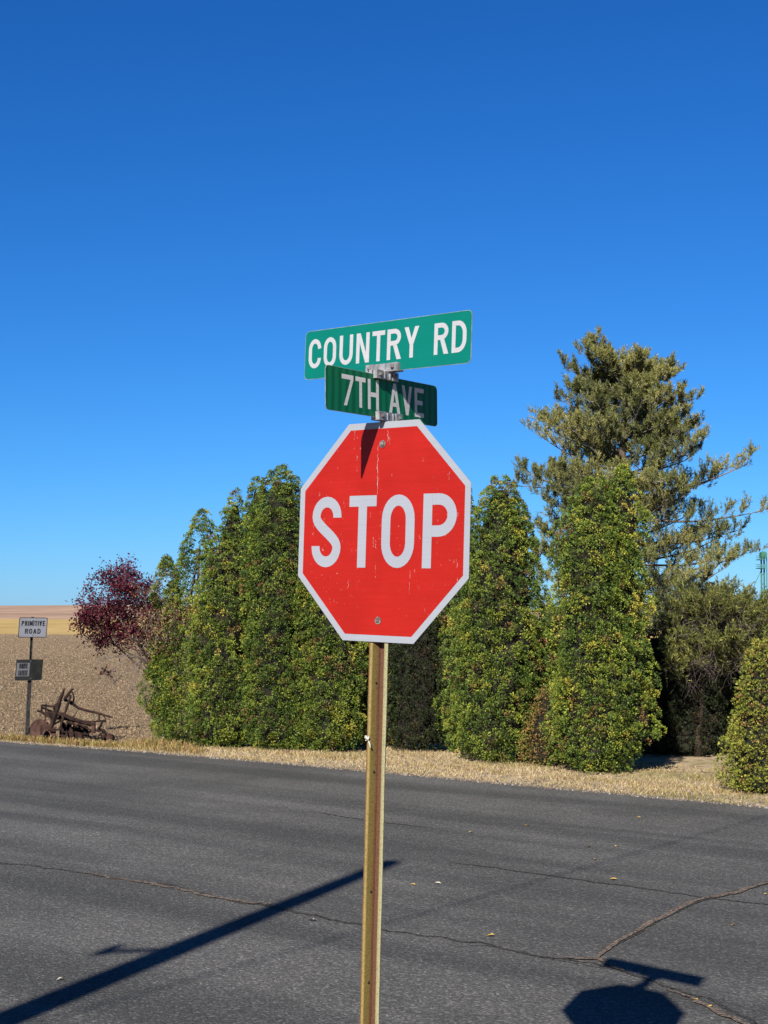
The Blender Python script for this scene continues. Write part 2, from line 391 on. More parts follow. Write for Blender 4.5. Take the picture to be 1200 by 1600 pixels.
def glyph(ch, w, s):
    """returns strokes (each a list of convex quads) in a box w x 1, stroke s"""
    h = s/2; a = w/2-h; ry = min(a*1.25, .5-h)
    if ch == 'I': return [rect(w/2-h, 0, w/2+h, 1)]
    if ch == 'T': return [rect(0, 1-s, w, 1), rect(w/2-h, 0, w/2+h, 1-s*.9)]
    if ch == 'H': return [rect(0, 0, s, 1), rect(w-s, 0, w, 1), rect(s*.9, .5-h, w-s*.9, .5+h)]
    if ch == 'E': return [rect(0, 0, s, 1), rect(s*.9, 0, w, s), rect(s*.9, 1-s, w, 1), rect(s*.9, .5-h, w*.86, .5+h)]
    if ch == 'F': return [rect(0, 0, s, 1), rect(s*.9, 1-s, w, 1), rect(s*.9, .48-h, w*.86, .48+h)]
    if ch == 'L': return [rect(0, 0, s, 1), rect(s*.9, 0, w, s)]
    if ch == 'N': return [rect(0, 0, s, 1), rect(w-s, 0, w, 1), para(w-s*1.15, w-.02, 0, .02, s*1.15, 1)]
    if ch == 'M': return [rect(0, 0, s, 1), rect(w-s, 0, w, 1), para(w/2-h, w/2+h, .15, .0, s*1.1, 1), para(w/2-h, w/2+h, .15, w-s*1.1, w, 1)]
    if ch == 'A': return [para(0, s*1.1, 0, w/2-h, w/2+h, 1), para(w-s*1.1, w, 0, w/2-h, w/2+h, 1), rect(w*.2, .22, w*.8, .22+s*.9)]
    if ch == 'V': return [para(w/2-h, w/2+h, 0, 0, s*1.1, 1), para(w/2-h, w/2+h, 0, w-s*1.1, w, 1)]
    if ch == 'Y': return [rect(w/2-h, 0, w/2+h, .46), para(w/2-h, w/2+h, .42, 0, s*1.15, 1), para(w/2-h, w/2+h, .42, w-s*1.15, w, 1)]
    if ch == '7': return [rect(0, 1-s, w, 1), para(w*.18, w*.18+s*1.05, 0, w-s*1.0, w, 1-s*.95)]
    if ch == 'O':
        p = arc(w/2, 1-h-ry, a, ry, 0, 180)+arc(w/2, h+ry, a, ry, 180, 360)
        return [ribbon(p, s, True)]
    if ch == 'U':
        p = [(h, 1), (h, .6)]+arc(w/2, h+ry, a, ry, 180, 360)+[(w-h, .6), (w-h, 1)]
        return [ribbon(p, s)]
    if ch == 'C':
        p = [(w-h, .67)]+arc(w/2, 1-h-ry, a, ry, 0, 180)+arc(w/2, h+ry, a, ry, 180, 360)+[(w-h, .33)]
        return [ribbon(p, s)]
    if ch == 'D':
        rr = min(w*.62, .45)
        p = [(s*.8, 1-h)]+arc(w-h-(w-s)*.62, 1-h-rr*.9, (w-s)*.62, rr*.9, 90, 0)+arc(w-h-(w-s)*.62, h+rr*.9, (w-s)*.62, rr*.9, 0, -90)+[(s*.8, h)]
        return [rect(0, 0, s, 1), ribbon(p, s)]
    if ch in 'PR':
        y0 = .42 if ch == 'P' else .46
        rr = (1-s-y0)/2; rx = min(rr*1.05, w*.5)
        p = [(s*.8, 1-h)]+arc(w-h-rx, 1-h-rr, rx, rr, 90, -90)+[(s*.8, 1-h-2*rr)]
        g = [rect(0, 0, s, 1), ribbon(p, s)]
        if ch == 'R': g.append(para(w-s*1.12, w+.02, 0, w*.42, w*.42+s*1.1, y0+.03))
        return g
    if ch == 'S':
        rx = a; rt = (1-s)/4+.0
        rt = .5*(1-s)*.5
        p = [(w-h, .70)]+arc(w/2, 1-h-rt*.98, rx, rt*.98, 0, 180, 12)
        # diagonal spine
        A = Vector(p[-1]); B = Vector((w-h, h+rt*.98))
        for k in range(1, 12):
            t = k/12; q = t*t*(3-2*t)
            p.append((A.x+(B.x-A.x)*q, A.y+(B.y-A.y)*t))
        p += arc(w/2, h+rt*.98, rx, rt*.98, 0, -180, 12)+[(h, .30)]
        return [ribbon(p, s)]
    return []
def letters(items, y0, H, s, O, X, Y, N, d, name, mat, parent):
    """items: (char, x0, x1) in metres on the plane"""
    gaps = [i for i in range(1, len(items)) if items[i][1]-items[i-1][2] > .42*H and len(items) > 4]
    if gaps:
        o = letters(items[:gaps[0]], y0, H, s, O, X, Y, N, d, name, mat, parent)
        return letters(items[gaps[0]:], y0, H, s, O, X, Y, N, d, name, mat, parent)
    mb = MB(); k = 0
    for ch, x0, x1 in items:
        wd = (x1-x0)/H
        for st in glyph(ch, wd, s):
            dd = d+.00012*k
            k = (k+1) % 5
            for q in st:
                vs = [O+X*(x0+u*H)+Y*(y0+v*H)+N*dd for u, v in q]; mb.add(vs, [(0, 1, 2, 3)])
    return mb.build(name, mat, parent)
def layout(text, H, s, wds, gap, cx):
    tot = sum(wds.get(c, .5)*H for c in text)+gap*(len(text)-1); x = cx-tot/2; o = []
    for c in text:
        wd = wds.get(c, .5)*H
        if c != ' ': o.append((c, x, x+wd))
        x += wd+gap
    return o
def rrect(x0, y0, x1, y1, r, n=5):
    return arc(x1-r, y1-r, r, r, 0, 90, n)+arc(x0+r, y1-r, r, r, 90, 180, n)+arc(x0+r, y0+r, r, r, 180, 270, n)+arc(x1-r, y0+r, r, r, 270, 360, n)

# ------------------------------------------------------------ stop sign assembly
def sign_paint(name, c1, c2, rough=.38, wear=None, bandsc=60, spec=.16, tone_rows=None):
    t = NT(name); v = t.coord(); n = t.noise(v, 5, 5); c = t.ramp(n, [(.3, c1), (.7, c2)])
    if tone_rows: 
        n4 = t.noise(t.coord(True, (1, 1, 14)), 3, 3); c = t.mix(t.ramp(n4, [(.45, 0), (.6, tone_rows)]), c, tuple(x*.8 for x in c2))  # horizontal rows of slightly darker sheeting colour
    if wear:
        a = t.ramp(t.noise(t.coord(True, (30, 30, 7)), 1.4, 6, .75), [(.655, 0), (.68, 1)])
        b = t.ramp(t.noise(t.coord(True, (90, 90, 60)), 1.0, 3, .6), [(.69, 0), (.72, 1)])
        sepm = t.noise(v, 2.2, 2); k = t.math('MULTIPLY', t.math('MAXIMUM', a, b), t.ramp(sepm, [(.42, 0), (.6, .85)]))
        c = t.mix(k, c, wear)
    t.col(c)
    h = t.noise(t.coord(True, (1.5, 1.5, 26)), 1.6, 3); t.bump(h, .18, .01)
    return t.pr(rough, 0, spec)
M_RED = sign_paint('red_sheeting', (.245, .0078, .0048), (.290, .0105, .0065), .4, (.32, .20, .17), tone_rows=.35)
M_WHITE = sign_paint('white_sheeting', (.215, .228, .262), (.235, .25, .285), .42)
M_GREEN = sign_paint('green_sheeting', (.0, .105, .082), (.0008, .118, .094), .42)
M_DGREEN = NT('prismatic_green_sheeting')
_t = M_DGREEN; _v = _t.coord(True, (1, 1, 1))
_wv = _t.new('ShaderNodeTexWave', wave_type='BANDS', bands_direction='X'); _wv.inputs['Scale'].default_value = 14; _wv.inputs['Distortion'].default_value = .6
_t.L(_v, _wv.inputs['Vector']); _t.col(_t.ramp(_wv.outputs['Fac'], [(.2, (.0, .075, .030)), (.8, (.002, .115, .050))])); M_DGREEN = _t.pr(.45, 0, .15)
M_LWHITE = sign_paint('white_legend', (.29, .29, .31), (.33, .33, .35), .45)
M_GWHITE = sign_paint('grey_white_legend', (.44, .44, .44), (.50, .50, .50), .45)
M_ALU = rustmat('cast_aluminium', (.22, .225, .235), (.36, .365, .375), 30, .45, .5)
M_BOLT = rustmat('bolt_metal', (.16, .12, .10), (.34, .33, .32), 60, .4, .6)
def m_post():
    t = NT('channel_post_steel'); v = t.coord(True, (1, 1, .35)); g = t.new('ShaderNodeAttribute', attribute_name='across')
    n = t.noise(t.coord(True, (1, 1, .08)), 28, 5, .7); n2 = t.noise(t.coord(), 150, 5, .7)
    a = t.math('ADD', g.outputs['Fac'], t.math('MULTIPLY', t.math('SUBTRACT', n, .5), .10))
    c = t.ramp(a, [(0, (.11, .04, .018)), (.05, (.17, .105, .035)), (.10, (.27, .21, .075)), (.17, (.20, .14, .045)), (.205, (.14, .105, .028)), (.25, (.135, .098, .028)), (.275, (.14, .095, .032)), (.32, (.095, .042, .022)), (.66, (.115, .052, .030)), (.78, (.14, .10, .04)), (.84, (.25, .23, .11)), (.97, (.29, .28, .17)), (1, (.10, .08, .04))])  # rust in the web; the wall's darker olive is painted shade
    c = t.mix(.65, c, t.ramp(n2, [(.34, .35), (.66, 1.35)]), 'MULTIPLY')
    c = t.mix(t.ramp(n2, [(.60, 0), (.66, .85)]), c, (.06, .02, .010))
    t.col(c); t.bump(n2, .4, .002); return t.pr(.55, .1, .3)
M_POST = m_post()

A_ = Vector
cS = A_((-0.01055, 4.907, 0.31451+HC)); dS = A_((.77295, -.63446, 0)); nS = A_((-.63445, -.77294, 0))
UPS = (A_((0, 0, 1))+dS*.022).normalized()          # the whole post leans a touch
cSo = cS
bs = .381; bt = bs*math.tan(math.pi/8)
orl = .0263
dd_ = (dS*math.cos(orl)-A_((0, 0, 1))*math.sin(orl)); uu_ = (dS*math.sin(orl)+A_((0, 0, 1))*math.cos(orl))
postc = A_((0.00848, 4.930, cS.z))
BASE = postc-UPS*(cS.z/UPS.z); BASE.z = GZ-.02
sign = thing('stop_sign', BASE, 'red octagonal stop sign with two green street name blades on a rusty yellow channel post', 'stop sign')
def octo(a):
    b = a*math.tan(math.pi/8); return [(-b, a), (b, a), (a, b), (a, -b), (b, -a), (-b, -a), (-a, -b), (-a, b)][::-1]
# channel post: hat section, open towards the panel face
def channel(mb, O, X, Y, N, z0, z1, w, dep, th, nz=40):
    fl = w*.2; wl = w*.24; prof = [(-w/2, 0), (-w/2+fl, 0), (-w/2+fl+wl*.55, -dep), (w/2-fl-wl*.55, -dep), (w/2-fl, 0), (w/2, 0)]
    back = [(w/2, -th), (w/2-fl-th*.4, -th), (w/2-fl-wl*.55-th*.4, -dep-th), (-w/2+fl+wl*.55+th*.4, -dep-th), (-w/2+fl+th*.4, -th), (-w/2, -th)]
    P = prof+back; k = len(P); base = len(mb.v)
    for j in range(nz+1):
        z = z0+(z1-z0)*j/nz
        for u, v in P: mb.v.append(tuple(O+X*u+N*v+Y*z))
    for j in range(nz):
        for i in range(k):
            a = base+j*k+i; b = base+j*k+(i+1) % k; mb.f.append((a, b, b+k, a+k)); mb.mi.append(0)
    for j in (0, nz):
        b0 = base+j*k
        for i in range(5):
            f = (b0+i, b0+i+1, b0+k-2-i, b0+k-1-i); mb.f.append(f if j == 0 else f[::-1]); mb.mi.append(0)
    return [p[0]/w+.5 for p in P]
mb = MB()
pO = cS-nS*.004
zt = .372; ztot = (pO.z-GZ+.3)
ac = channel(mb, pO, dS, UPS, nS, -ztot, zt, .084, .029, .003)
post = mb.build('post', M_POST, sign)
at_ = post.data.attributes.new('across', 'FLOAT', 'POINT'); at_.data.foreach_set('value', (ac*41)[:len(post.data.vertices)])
# holes down the channel (dark studs recessed in the web) and knot of string
mb = MB()
for k in (1, 4, 8, 11, 15, 20, 23):
    c = pO-dS*.0195-nS*.0145+UPS*(-.42-.1016*k); mb.tube([c-nS*.0016, c+nS*.0022], .0042, 8)
hol = mb.build('bolt_holes', rustmat('hole_dark', (.012, .01, .008), (.02, .015, .01), 20), post, root=sign); hol['kind'] = 'stuff'; 
mb = MB(); c0 = pO-dS*.036+UPS*(-.71)+nS*.004
for k in range(5):
    pts = [c0+dS*random.uniform(-.009, .012)+UPS*random.uniform(-.010, .008)+nS*random.uniform(.0, .008) for _ in range(5)]; mb.tube(pts, .0024, 5)
pts = [c0, c0+dS*.014-UPS*.02+nS*.004, c0+dS*.018-UPS*.034+nS*.003]; mb.tube(pts, .003, 5)
mb.build('string_knot', rustmat('white_string', (.36, .35, .30), (.42, .41, .37), 50), post, smooth=True, root=sign)['label'] = 'scrap of white string knotted round the post'

mb = MB(); mb.prism(octo(bs), cSo, dd_, uu_, nS, 0, .002); panel = mb.build('stop_panel', M_WHITE, sign)
mb = MB(); mb.prism(octo(bs*.9395), cSo, dd_, uu_, nS, .0021, .0024); mb.build('red_field', M_RED, panel, root=sign)
letters([('S', -.318, -.180), ('T', -.144, -.020), ('O', .006, .150), ('P', .186, .327)], -.126, .252, .152, cSo, dd_, uu_, nS, .0029, 'lettering', M_WHITE, panel)
def bolt(c, N, r, parent, root, name='bolt'):
    mb = MB(); mb.tube([c, c+N*.0022], r*1.75, 20); mb.tube([c+N*.0022, c+N*.0075], r, 6); mb.tube([c+N*.0075, c+N*.0105], r*.55, 8)
    return mb.build(name, M_BOLT, parent, root=root)
mb = MB()
for (u0, v0, v1, w0) in ((-.021, .30, .215, .0022), (-.020, .235, .135, .0030), (-.017, .20, .12, .0018), (-.018, -.03, -.06, .0025), (-.017, -.115, -.16, .0015), (-.03, -.02, -.055, .0022), (.022, .35, .31, .0028), (.030, .33, .30, .0018), (.045, .20, .19, .002), (.215, .085, .012, .0035), (.205, .10, .05, .0018), (.29, .20, .17, .0022), (-.115, .27, .25, .002), (-.17, .11, .085, .0018), (-.14, -.17, -.20, .0015), (.135, -.12, -.24, .0010), (.18, .25, .235, .0018), (-.26, .05, .03, .0014), (.33, .06, .04, .0018), (-.09, .33, .318, .002)):
    k = 9; ps = [(u0+random.gauss(0, .0016)+(.012*q/k if u0 == .215 else 0), v0+(v1-v0)*q/k) for q in range(k+1)]
    for q in range(k):
        if random.random() < .22: continue
        w1 = w0*random.uniform(.3, 1); (a0, b0_), (a1, b1_) = ps[q], ps[q+1]
        mb.add([cSo+dd_*(a0-w1/2)+uu_*b0_+nS*.0028, cSo+dd_*(a0+w1/2)+uu_*b0_+nS*.0028, cSo+dd_*(a1+w1/2)+uu_*b1_+nS*.0028, cSo+dd_*(a1-w1/2)+uu_*b1_+nS*.0028], [(0, 1, 2, 3)])
scr = mb.build('scratch_marks', rustmat('scratched_sheeting', (.20, .12, .10), (.30, .24, .22), 60), panel, root=sign); scr['kind'] = 'stuff'
for u, v in ((0, .3035), (.0016, -.307)): bolt(cSo+dd_*u+uu_*v+nS*.0028, nS, .0075, panel, sign)

# street name blades
def blade(corners, items, y0, H, s, mat, lmat, label, r=.018):
    C = [A_((c[0], c[1], c[2]+HC)) for c in corners]
    O = sum(C, A_())/4; X = (C[1]-C[0]).normalized(); N = X.cross(A_((0, 0, 1))); N = N if N.y < 0 else -N; N.normalize(); Y = N.cross(X); Y = Y if Y.z > 0 else -Y
    L = (C[1]-C[0]).length; Hh = (C[0]-C[3]).length
    mb = MB(); mb.prism(rrect(-L/2, -Hh/2, L/2, Hh/2, r), O, X, Y, N, -.001, .001)
    b = mb.build('name_blade', M_ALU, sign); b['label'] = label
    for sgn, nm in ((1, 'front'), (-1, 'back')):
        mb = MB(); mb.prism(rrect(-L/2+.0015, -Hh/2+.0015, L/2-.0015, Hh/2-.0015, r), O, X, Y, N*sgn, .0011, .0014)
        sf = mb.build('green_face', mat, b, root=sign)
        letters(items, y0, H, s, O, X*sgn, Y, N*sgn, .0017, 'lettering', lmat, b)
    return O, X, Y, N, L, Hh, b
Cc = [(-.294, 5.199, 1.071), (.29, 4.68, 1.045), (.286, 4.684, .865), (-.298, 5.203, .891)]
Sc = [(-.199, 4.649, .85), (.19, 5.177, .868), (.193, 5.181, .719), (-.196, 4.652, .70)]
bC = blade(Cc, [('C', -.371, -.308), ('O', -.294, -.232), ('U', -.215, -.149), ('N', -.132, -.069), ('T', -.056, .004), ('R', .015, .079), ('Y', .094, .161), ('R', .229, .291), ('D', .307, .370)], -.050, .108, .150, M_GREEN, M_LWHITE, 'bright green upper blade reading COUNTRY RD')
bS = blade(Sc, [('7', -.242, -.177), ('T', -.166, -.109), ('H', -.097, -.033), ('A', .027, .094), ('V', .104, .167), ('E', .183, .240)], -.051, .105, .150, M_DGREEN, M_GWHITE, 'dark green lower blade reading 7TH AVE, partly shaded', .016)
# brackets: slotted aluminium clamps
def clamp(B, v0, h, L, x0, nb, label):
    O, X, Y, N, _, Hh, _b = B
    mb = MB(); M = Matrix((X, N, Y)).transposed(); c = O+X*x0+Y*(v0)
    for sg in (1, -1):
        mb.box(c+N*sg*.008, (L/2, .0055, h/2), M)
        for k in (-1, 1): mb.box(c+N*sg*.0145+X*k*L*.36, (L*.13, .003, h*.5), M)
        for k in (-.12, .12): mb.box(c+N*sg*.0145+X*k*L, (.0022, .003, h*.42), M)
    o = mb.build('bracket', M_ALU, sign); o['label'] = label
    for k in (-1, 1):
        for sg in (1, -1):
            p = c+N*sg*.0178+X*k*L*.36; mm = MB(); mm.tube([p, p+N*sg*.006], .0075, 6); mm.tube([p+N*sg*.006, p+N*sg*.009], .0045, 8); mm.build('bolt', M_BOLT, o, root=sign)
    return c, o
cs, o1 = clamp(bS, -.0695, .030, .140, .016, 2, 'slotted clamp under the 7TH AVE blade')
cc, o2 = clamp(bC, -.078, .030, .150, .004, 2, 'slotted clamp under the COUNTRY RD blade')
ct, o3 = clamp(bS, .0745, .030, .130, .0, 2, 'slotted clamp on top of the 7TH AVE blade')
mb = MB(); mb.tube([cs-A_((0, 0, .016)), cs-A_((0, 0, .034))], .026, 12); mb.build('post_cap', M_ALU, sign)
mb = MB(); ax = (cc+ct)/2; mb.tube([A_((ax.x, ax.y, ct.z+.013)), A_((ax.x, ax.y, cc.z-.013))], .021, 12); mb.build('cross_bracket', M_ALU, sign)

# ------------------------------------------------------------ small road sign on the far verge
M_STEEL = rustmat('dark_post_steel', (.02, .02, .022), (.06, .056, .05), 14, .55, .4)
M_PALE = sign_paint('pale_sign_face', (.155, .158, .185), (.185, .19, .215), .5)
M_BLK = rustmat('black_paint', (.010, .010, .012), (.02, .02, .022), 20, .5)
M_GREY = sign_paint('grey_sign_face', (.012, .013, .014), (.021, .022, .023), .7)
M_STAIN = rustmat('stained_plate', (.002, .0026, .002), (.007, .008, .0065), 7, .8)
SY = 28.9
b0 = at(42, 1156, SY); b0.z = GZ-.02; tp = at(51, 964, SY)
rs = thing('road_sign', b0, 'thin leaning post at far left, white sign on top and dark DRIVE SAFELY sign below', 'road sign')
mb = MB(); X = A_((.93, .36, 0)).normalized(); N = A_((.36, -.93, 0)).normalized(); Yp = (tp-b0).normalized()
L_ = (tp-b0).length
ac = channel(mb, b0+N*.0, X, Yp, N, -.2, L_, .055, .028, .003, 4); rpost = mb.build('post', M_STEEL, rs)
mb = MB(); mb.prism([(-.04, .0), (.04, 0), (.04, 1.2), (-.04, 1.2)], b0-N*.004, X, Yp, N, -.012, -.003); mb.build('post_sleeve', M_STEEL, rs)
def small_panel(cx, cy, pw, ph, Xn, name, faces, mat, txt, tm, label, bend=0):
    O = at(cx, cy, SY-.03); N_ = A_((Xn.y, -Xn.x, 0)); N_ = N_ if N_.y < 0 else -N_; Yn = (A_((0, 0, 1))+Xn*.03).normalized()
    return O, Xn, Yn, N_
O = at(51.5, 980.5, SY-.04); X1 = A_((.90, .43, 0)).normalized(); N1 = A_((.43, -.90, 0)).normalized(); Y1 = (A_((0, 0, 1))+X1*.045).normalized()
pw, ph = .57, .405
mb = MB(); mb.prism(rrect(-pw/2, -ph/2, pw/2, ph/2, .03), O, X1, Y1, N1, -.0015, .0015); pp = mb.build('sign_panel', M_BLK, rs); pp['label'] = 'white upper panel with black border reading PRIMITIVE ROAD'
mb = MB(); mb.prism(rrect(-pw/2+.014, -ph/2+.014, pw/2-.014, ph/2-.014, .022), O, X1, Y1, N1, .0016, .003); mb.build('white_face', M_PALE, pp, root=rs)
W_ = dict(P=.62, R=.64, I=.18, M=.75, T=.56, V=.66, E=.56, O=.66, A=.70, D=.64, S=.60, F=.55, L=.52, Y=.66)
letters(layout('PRIMITIVE', .10, .19, {k: v*.83 for k, v in W_.items()}, .0135, 0), .035, .10, .19, O, X1, Y1, N1, .006, 'lettering', M_BLK, pp)
letters(layout('ROAD', .10, .19, W_, .017, 0), -.125, .10, .19, O, X1, Y1, N1, .006, 'lettering', M_BLK, pp)
O2 = at(47.5, 1046.5, SY-.04)
XL = A_((.86, .50, 0)).normalized(); NL = A_((.50, -.86, 0)).normalized(); XR = A_((.93, -.36, 0)).normalized(); NR = A_((-.36, -.93, 0)).normalized(); Z1 = (A_((0, 0, 1))+A_((1, 0, 0))*.06).normalized()
mb = MB(); mb.prism([(-.30, -.195), (-.28, -.215), (0, -.215), (0, .205), (-.29, .205), (-.30, .195)], O2, XL, Z1, NL, -.0015, .0015)
pl = mb.build('sign_panel', M_GREY, rs); pl['label'] = 'dark grey lower plate reading DRIVE SAFELY on its left half'
mb = MB(); mb.prism([(0.001, -.215), (.27, -.20), (.285, -.18), (.285, .205), (.275, .215), (0.001, .21)], O2, XR, Z1, NR, -.0015, .0015); mb.build('stained_half', M_STAIN, pl, root=rs)
mb = MB(); mb.prism([(-.283, -.13), (-.02, -.13), (-.02, .14), (-.283, .14)], O2, XL, Z1, NL, .0017, .0022); mb.build('grey_face', M_PALE if False else sign_paint('dull_face', (.11, .11, .12), (.13, .13, .14), .5), pl, root=rs)
letters(layout('DRIVE', .105, .19, {k: v*.46 for k, v in W_.items()}, .009, -.15), .025, .105, .19, O2, XL, Z1, NL, .005, 'lettering', M_BLK, pl)
letters(layout('SAFELY', .100, .19, {k: v*.40 for k, v in W_.items()}, .008, -.15), -.115, .105, .19, O2, XL, Z1, NL, .005, 'lettering', M_BLK, pl)
for cxy in ((51.5, 969), (51, 992), (48, 1033), (47.5, 1060)):
    p = at(cxy[0], cxy[1], SY-.045); mb = MB(); mb.tube([p, p+N1*.012], .009, 6); mb.build('bolt', M_BOLT, rs)

# ------------------------------------------------------------ rusted plough
M_RUST = rustmat('rusted_iron', (.007, .0045, .004), (.034, .016, .012), 9, .85)
M_RUSTL = rustmat('light_rust', (.032, .015, .011), (.072, .035, .026), 7, .8)
YP = 28.75
def pz(zx, zy, dy=0.):                      # from the 7.5x zoom at (40,1060)
    return at(40+zx/7.5, 1060+zy/7.5, YP+dy)
pb = pz(520, 770); pb.z = GZ
pw_ = thing('rusty_plough', pb, 'rusted antique horse drawn plough with levers and iron wheels resting on the verge', 'plough')
def bars(name, lst, mat=M_RUST, label=None, n=6):
    mb = MB()
    for pts, r in lst:
        P = [pz(*p) for p in pts]
        mb.tube(P, [q/440 for q in r] if hasattr(r, '__len__') else r/440, n)
    o = mb.build(name, mat, pw_)
    if label: o['label'] = label
    return o
def disc(c, r, N, th, dish, mat, name, spokes=0, rim=None):
    N = A_(N).normalized(); U = N.orthogonal().normalized(); Vv = N.cross(U); mb = MB(); n = 40
    if spokes:
        pts = [c+(U*math.cos(2*math.pi*k/n)+Vv*math.sin(2*math.pi*k/n))*r for k in range(n+1)]
        mb.tube(pts, rim, 6)
        for k in range(spokes):
            a = 2*math.pi*k/spokes; mb.tube([c, c+(U*math.cos(a)+Vv*math.sin(a))*r], rim*.5, 5)
        mb.tube([c-N*.04, c+N*.04], .035, 10)
    else:
        rings = [(0, dish), (.35, dish*.88), (.7, dish*.5), (.9, dish*.18), (1, 0)]
        for side in (0, 1):
            b = len(mb.v)
            for q, dd in rings:
                for k in range(n):
                    a = 2*math.pi*k/n; mb.v.append(tuple(c+(U*math.cos(a)+Vv*math.sin(a))*r*max(q, .01)-N*(dd+th*side)))
            for i in range(4):
                for k in range(n):
                    f = (b+i*n+k, b+i*n+(k+1) % n, b+(i+1)*n+(k+1) % n, b+(i+1)*n+k); mb.f.append(f); mb.mi.append(0)
        for k in range(n):
            a, b2 = 4*n+k, 4*n+(k+1) % n; mb.f.append((a, b2, b2+5*n, a+5*n)); mb.mi.append(0)
    return mb.build(name, mat, pw_, smooth=True)
disc(pz(165, 622, .12), .250, (-.30, -.95, .1), .008, .05, M_RUSTL, 'wheel')['label'] = 'large solid rusty disc wheel'
disc(pz(180, 640, -.14), .165, (-.93, -.32, 0), .006, .02, M_RUST, 'coulter_disc')
disc(pz(905, 705, -.1), .115, (.72, -.69, .1), 0, 0, M_RUST, 'wheel', 8, .013)
mb = MB(); c1 = pz(930, 712, -.02); c2 = pz(1000, 722, .10); mb.tube([c1, c1.lerp(c2, .5), c2], [.115, .125, .118], 28); mb.build('roller_wheel', M_RUSTL, pw_, smooth=True)
bars('lift_lever', [([(455, 118), (440, 160), (395, 270), (365, 380)], [9, 14, 22, 22]), ([(395, 290), (330, 480), (290, 610)], [22, 27, 18]), ([(420, 180), (370, 300, .05)], 9)])
bars('lift_lever', [([(568, 124, .25), (545, 128, .25), (520, 160, .25), (470, 225, .25), (450, 245, .22)], [6, 9, 14, 15, 12])])
bars('lift_lever', [([(530, 195, .05), (470, 380, .03), (395, 600, 0)], [12, 12, 11]), ([(600, 400, .2), (440, 590, .1)], 6)])
bars('quadrant', [([(540, 150, .2), (560, 190, .2), (567, 230, .2), (560, 270, .2), (535, 310, .2)], [6, 8, 9, 9, 7]), ([(450, 250, .2), (500, 265, .2), (540, 300, .2)], 13)])
bars('drawbar', [([(520, 270, .15), (560, 305, .15), (620, 350, .15), (720, 378, .15), (850, 408, .15), (940, 437, .15), (1022, 460, .15)], [14, 15, 14, 12, 12, 10, 7])])
bars('rear_frame', [([(190, 315), (330, 330)], 10), ([(190, 310), (185, 390), (240, 430), (330, 455)], [10, 12, 15, 14]), ([(240, 300), (232, 420)], 8), ([(190, 318), (190, 340, .2), (335, 400, .2), (332, 330)], 8),
     ([(330, 330), (395, 285)], 14), ([(185, 385), (135, 385), (150, 365)], [10, 9, 6]), ([(165, 383), (170, 440)], 5), ([(240, 430), (225, 500)], 7), ([(290, 440), (300, 500)], 7)])
bars('main_beam', [([(235, 400), (430, 420), (540, 470), (680, 510), (820, 545)], [14, 18, 19, 15, 13]), ([(330, 460, .25), (520, 480, .25), (800, 560, .25)], [14, 16, 12]),
     ([(400, 430, .1), (430, 560, .1)], 14), ([(480, 510, .05), (560, 530, .05), (620, 575, .05)], [14, 15, 8]), ([(620, 500, .1), (670, 600, .1)], [16, 10]), ([(680, 500, .1), (830, 505, .1)], 7), ([(600, 520), (790, 620)], 9)])
bars('front_standard', [([(860, 415, .1), (862, 510, .1)], 8), ([(905, 430, .1), (945, 483, .1)], [7, 5]), ([(830, 500, .1), (945, 500, .1)], [10, 14]), ([(895, 500), (885, 550), (850, 590)], [13, 12, 9]),
     ([(810, 500), (812, 640)], 10), ([(840, 600, .05), (920, 610, .05), (940, 640, .05)], [18, 14, 10]), ([(800, 680, 0), (830, 740, 0)], [18, 12]), ([(860, 740, -.05), (1040, 775, -.05)], [10, 16])])
bars('tie_rod', [([(420, 625, -.1), (560, 640, -.1), (740, 655, -.1)], 7), ([(265, 605, -.1), (420, 600, -.1)], 8), ([(405, 668, -.12), (520, 705, -.12), (650, 760, -.12)], [7, 9, 6]), ([(300, 560, .1), (430, 480, .1)], 7)])
def plates(name, polys, dy0, dy1, mat=M_RUST):
    mb = MB()
    for po in polys:
        P = [pz(x, y, dy0) for x, y in po]; Q = [pz(x, y, dy1) for x, y in po]; k = len(P)
        mb.add(P+Q, [tuple(range(k)), tuple(range(k, 2*k))[::-1]]+[(i, (i+1) % k, (i+1) % k+k, i+k) for i in range(k)])
    return mb.build(name, mat, pw_)
plates('share_plate', [[(300, 590), (360, 560), (355, 690), (285, 665)]], -.02, .02, M_RUSTL)
plates('bracket_plate', [[(768, 545), (800, 500), (800, 640), (770, 665)]], -.02, .01, M_RUSTL)
for k, (x0, x1) in enumerate(((395, 470), (470, 540), (540, 640), (640, 730))):
    plates('mouldboard', [[(x0, 590), (x0+22, 500+k*14), (x1, 520+k*14), (x1+10, 585+k*12), (x1+35, 735), (x0+55, 760), (x0, 700)]], .16+k*.06, .20+k*.07, M_RUST)

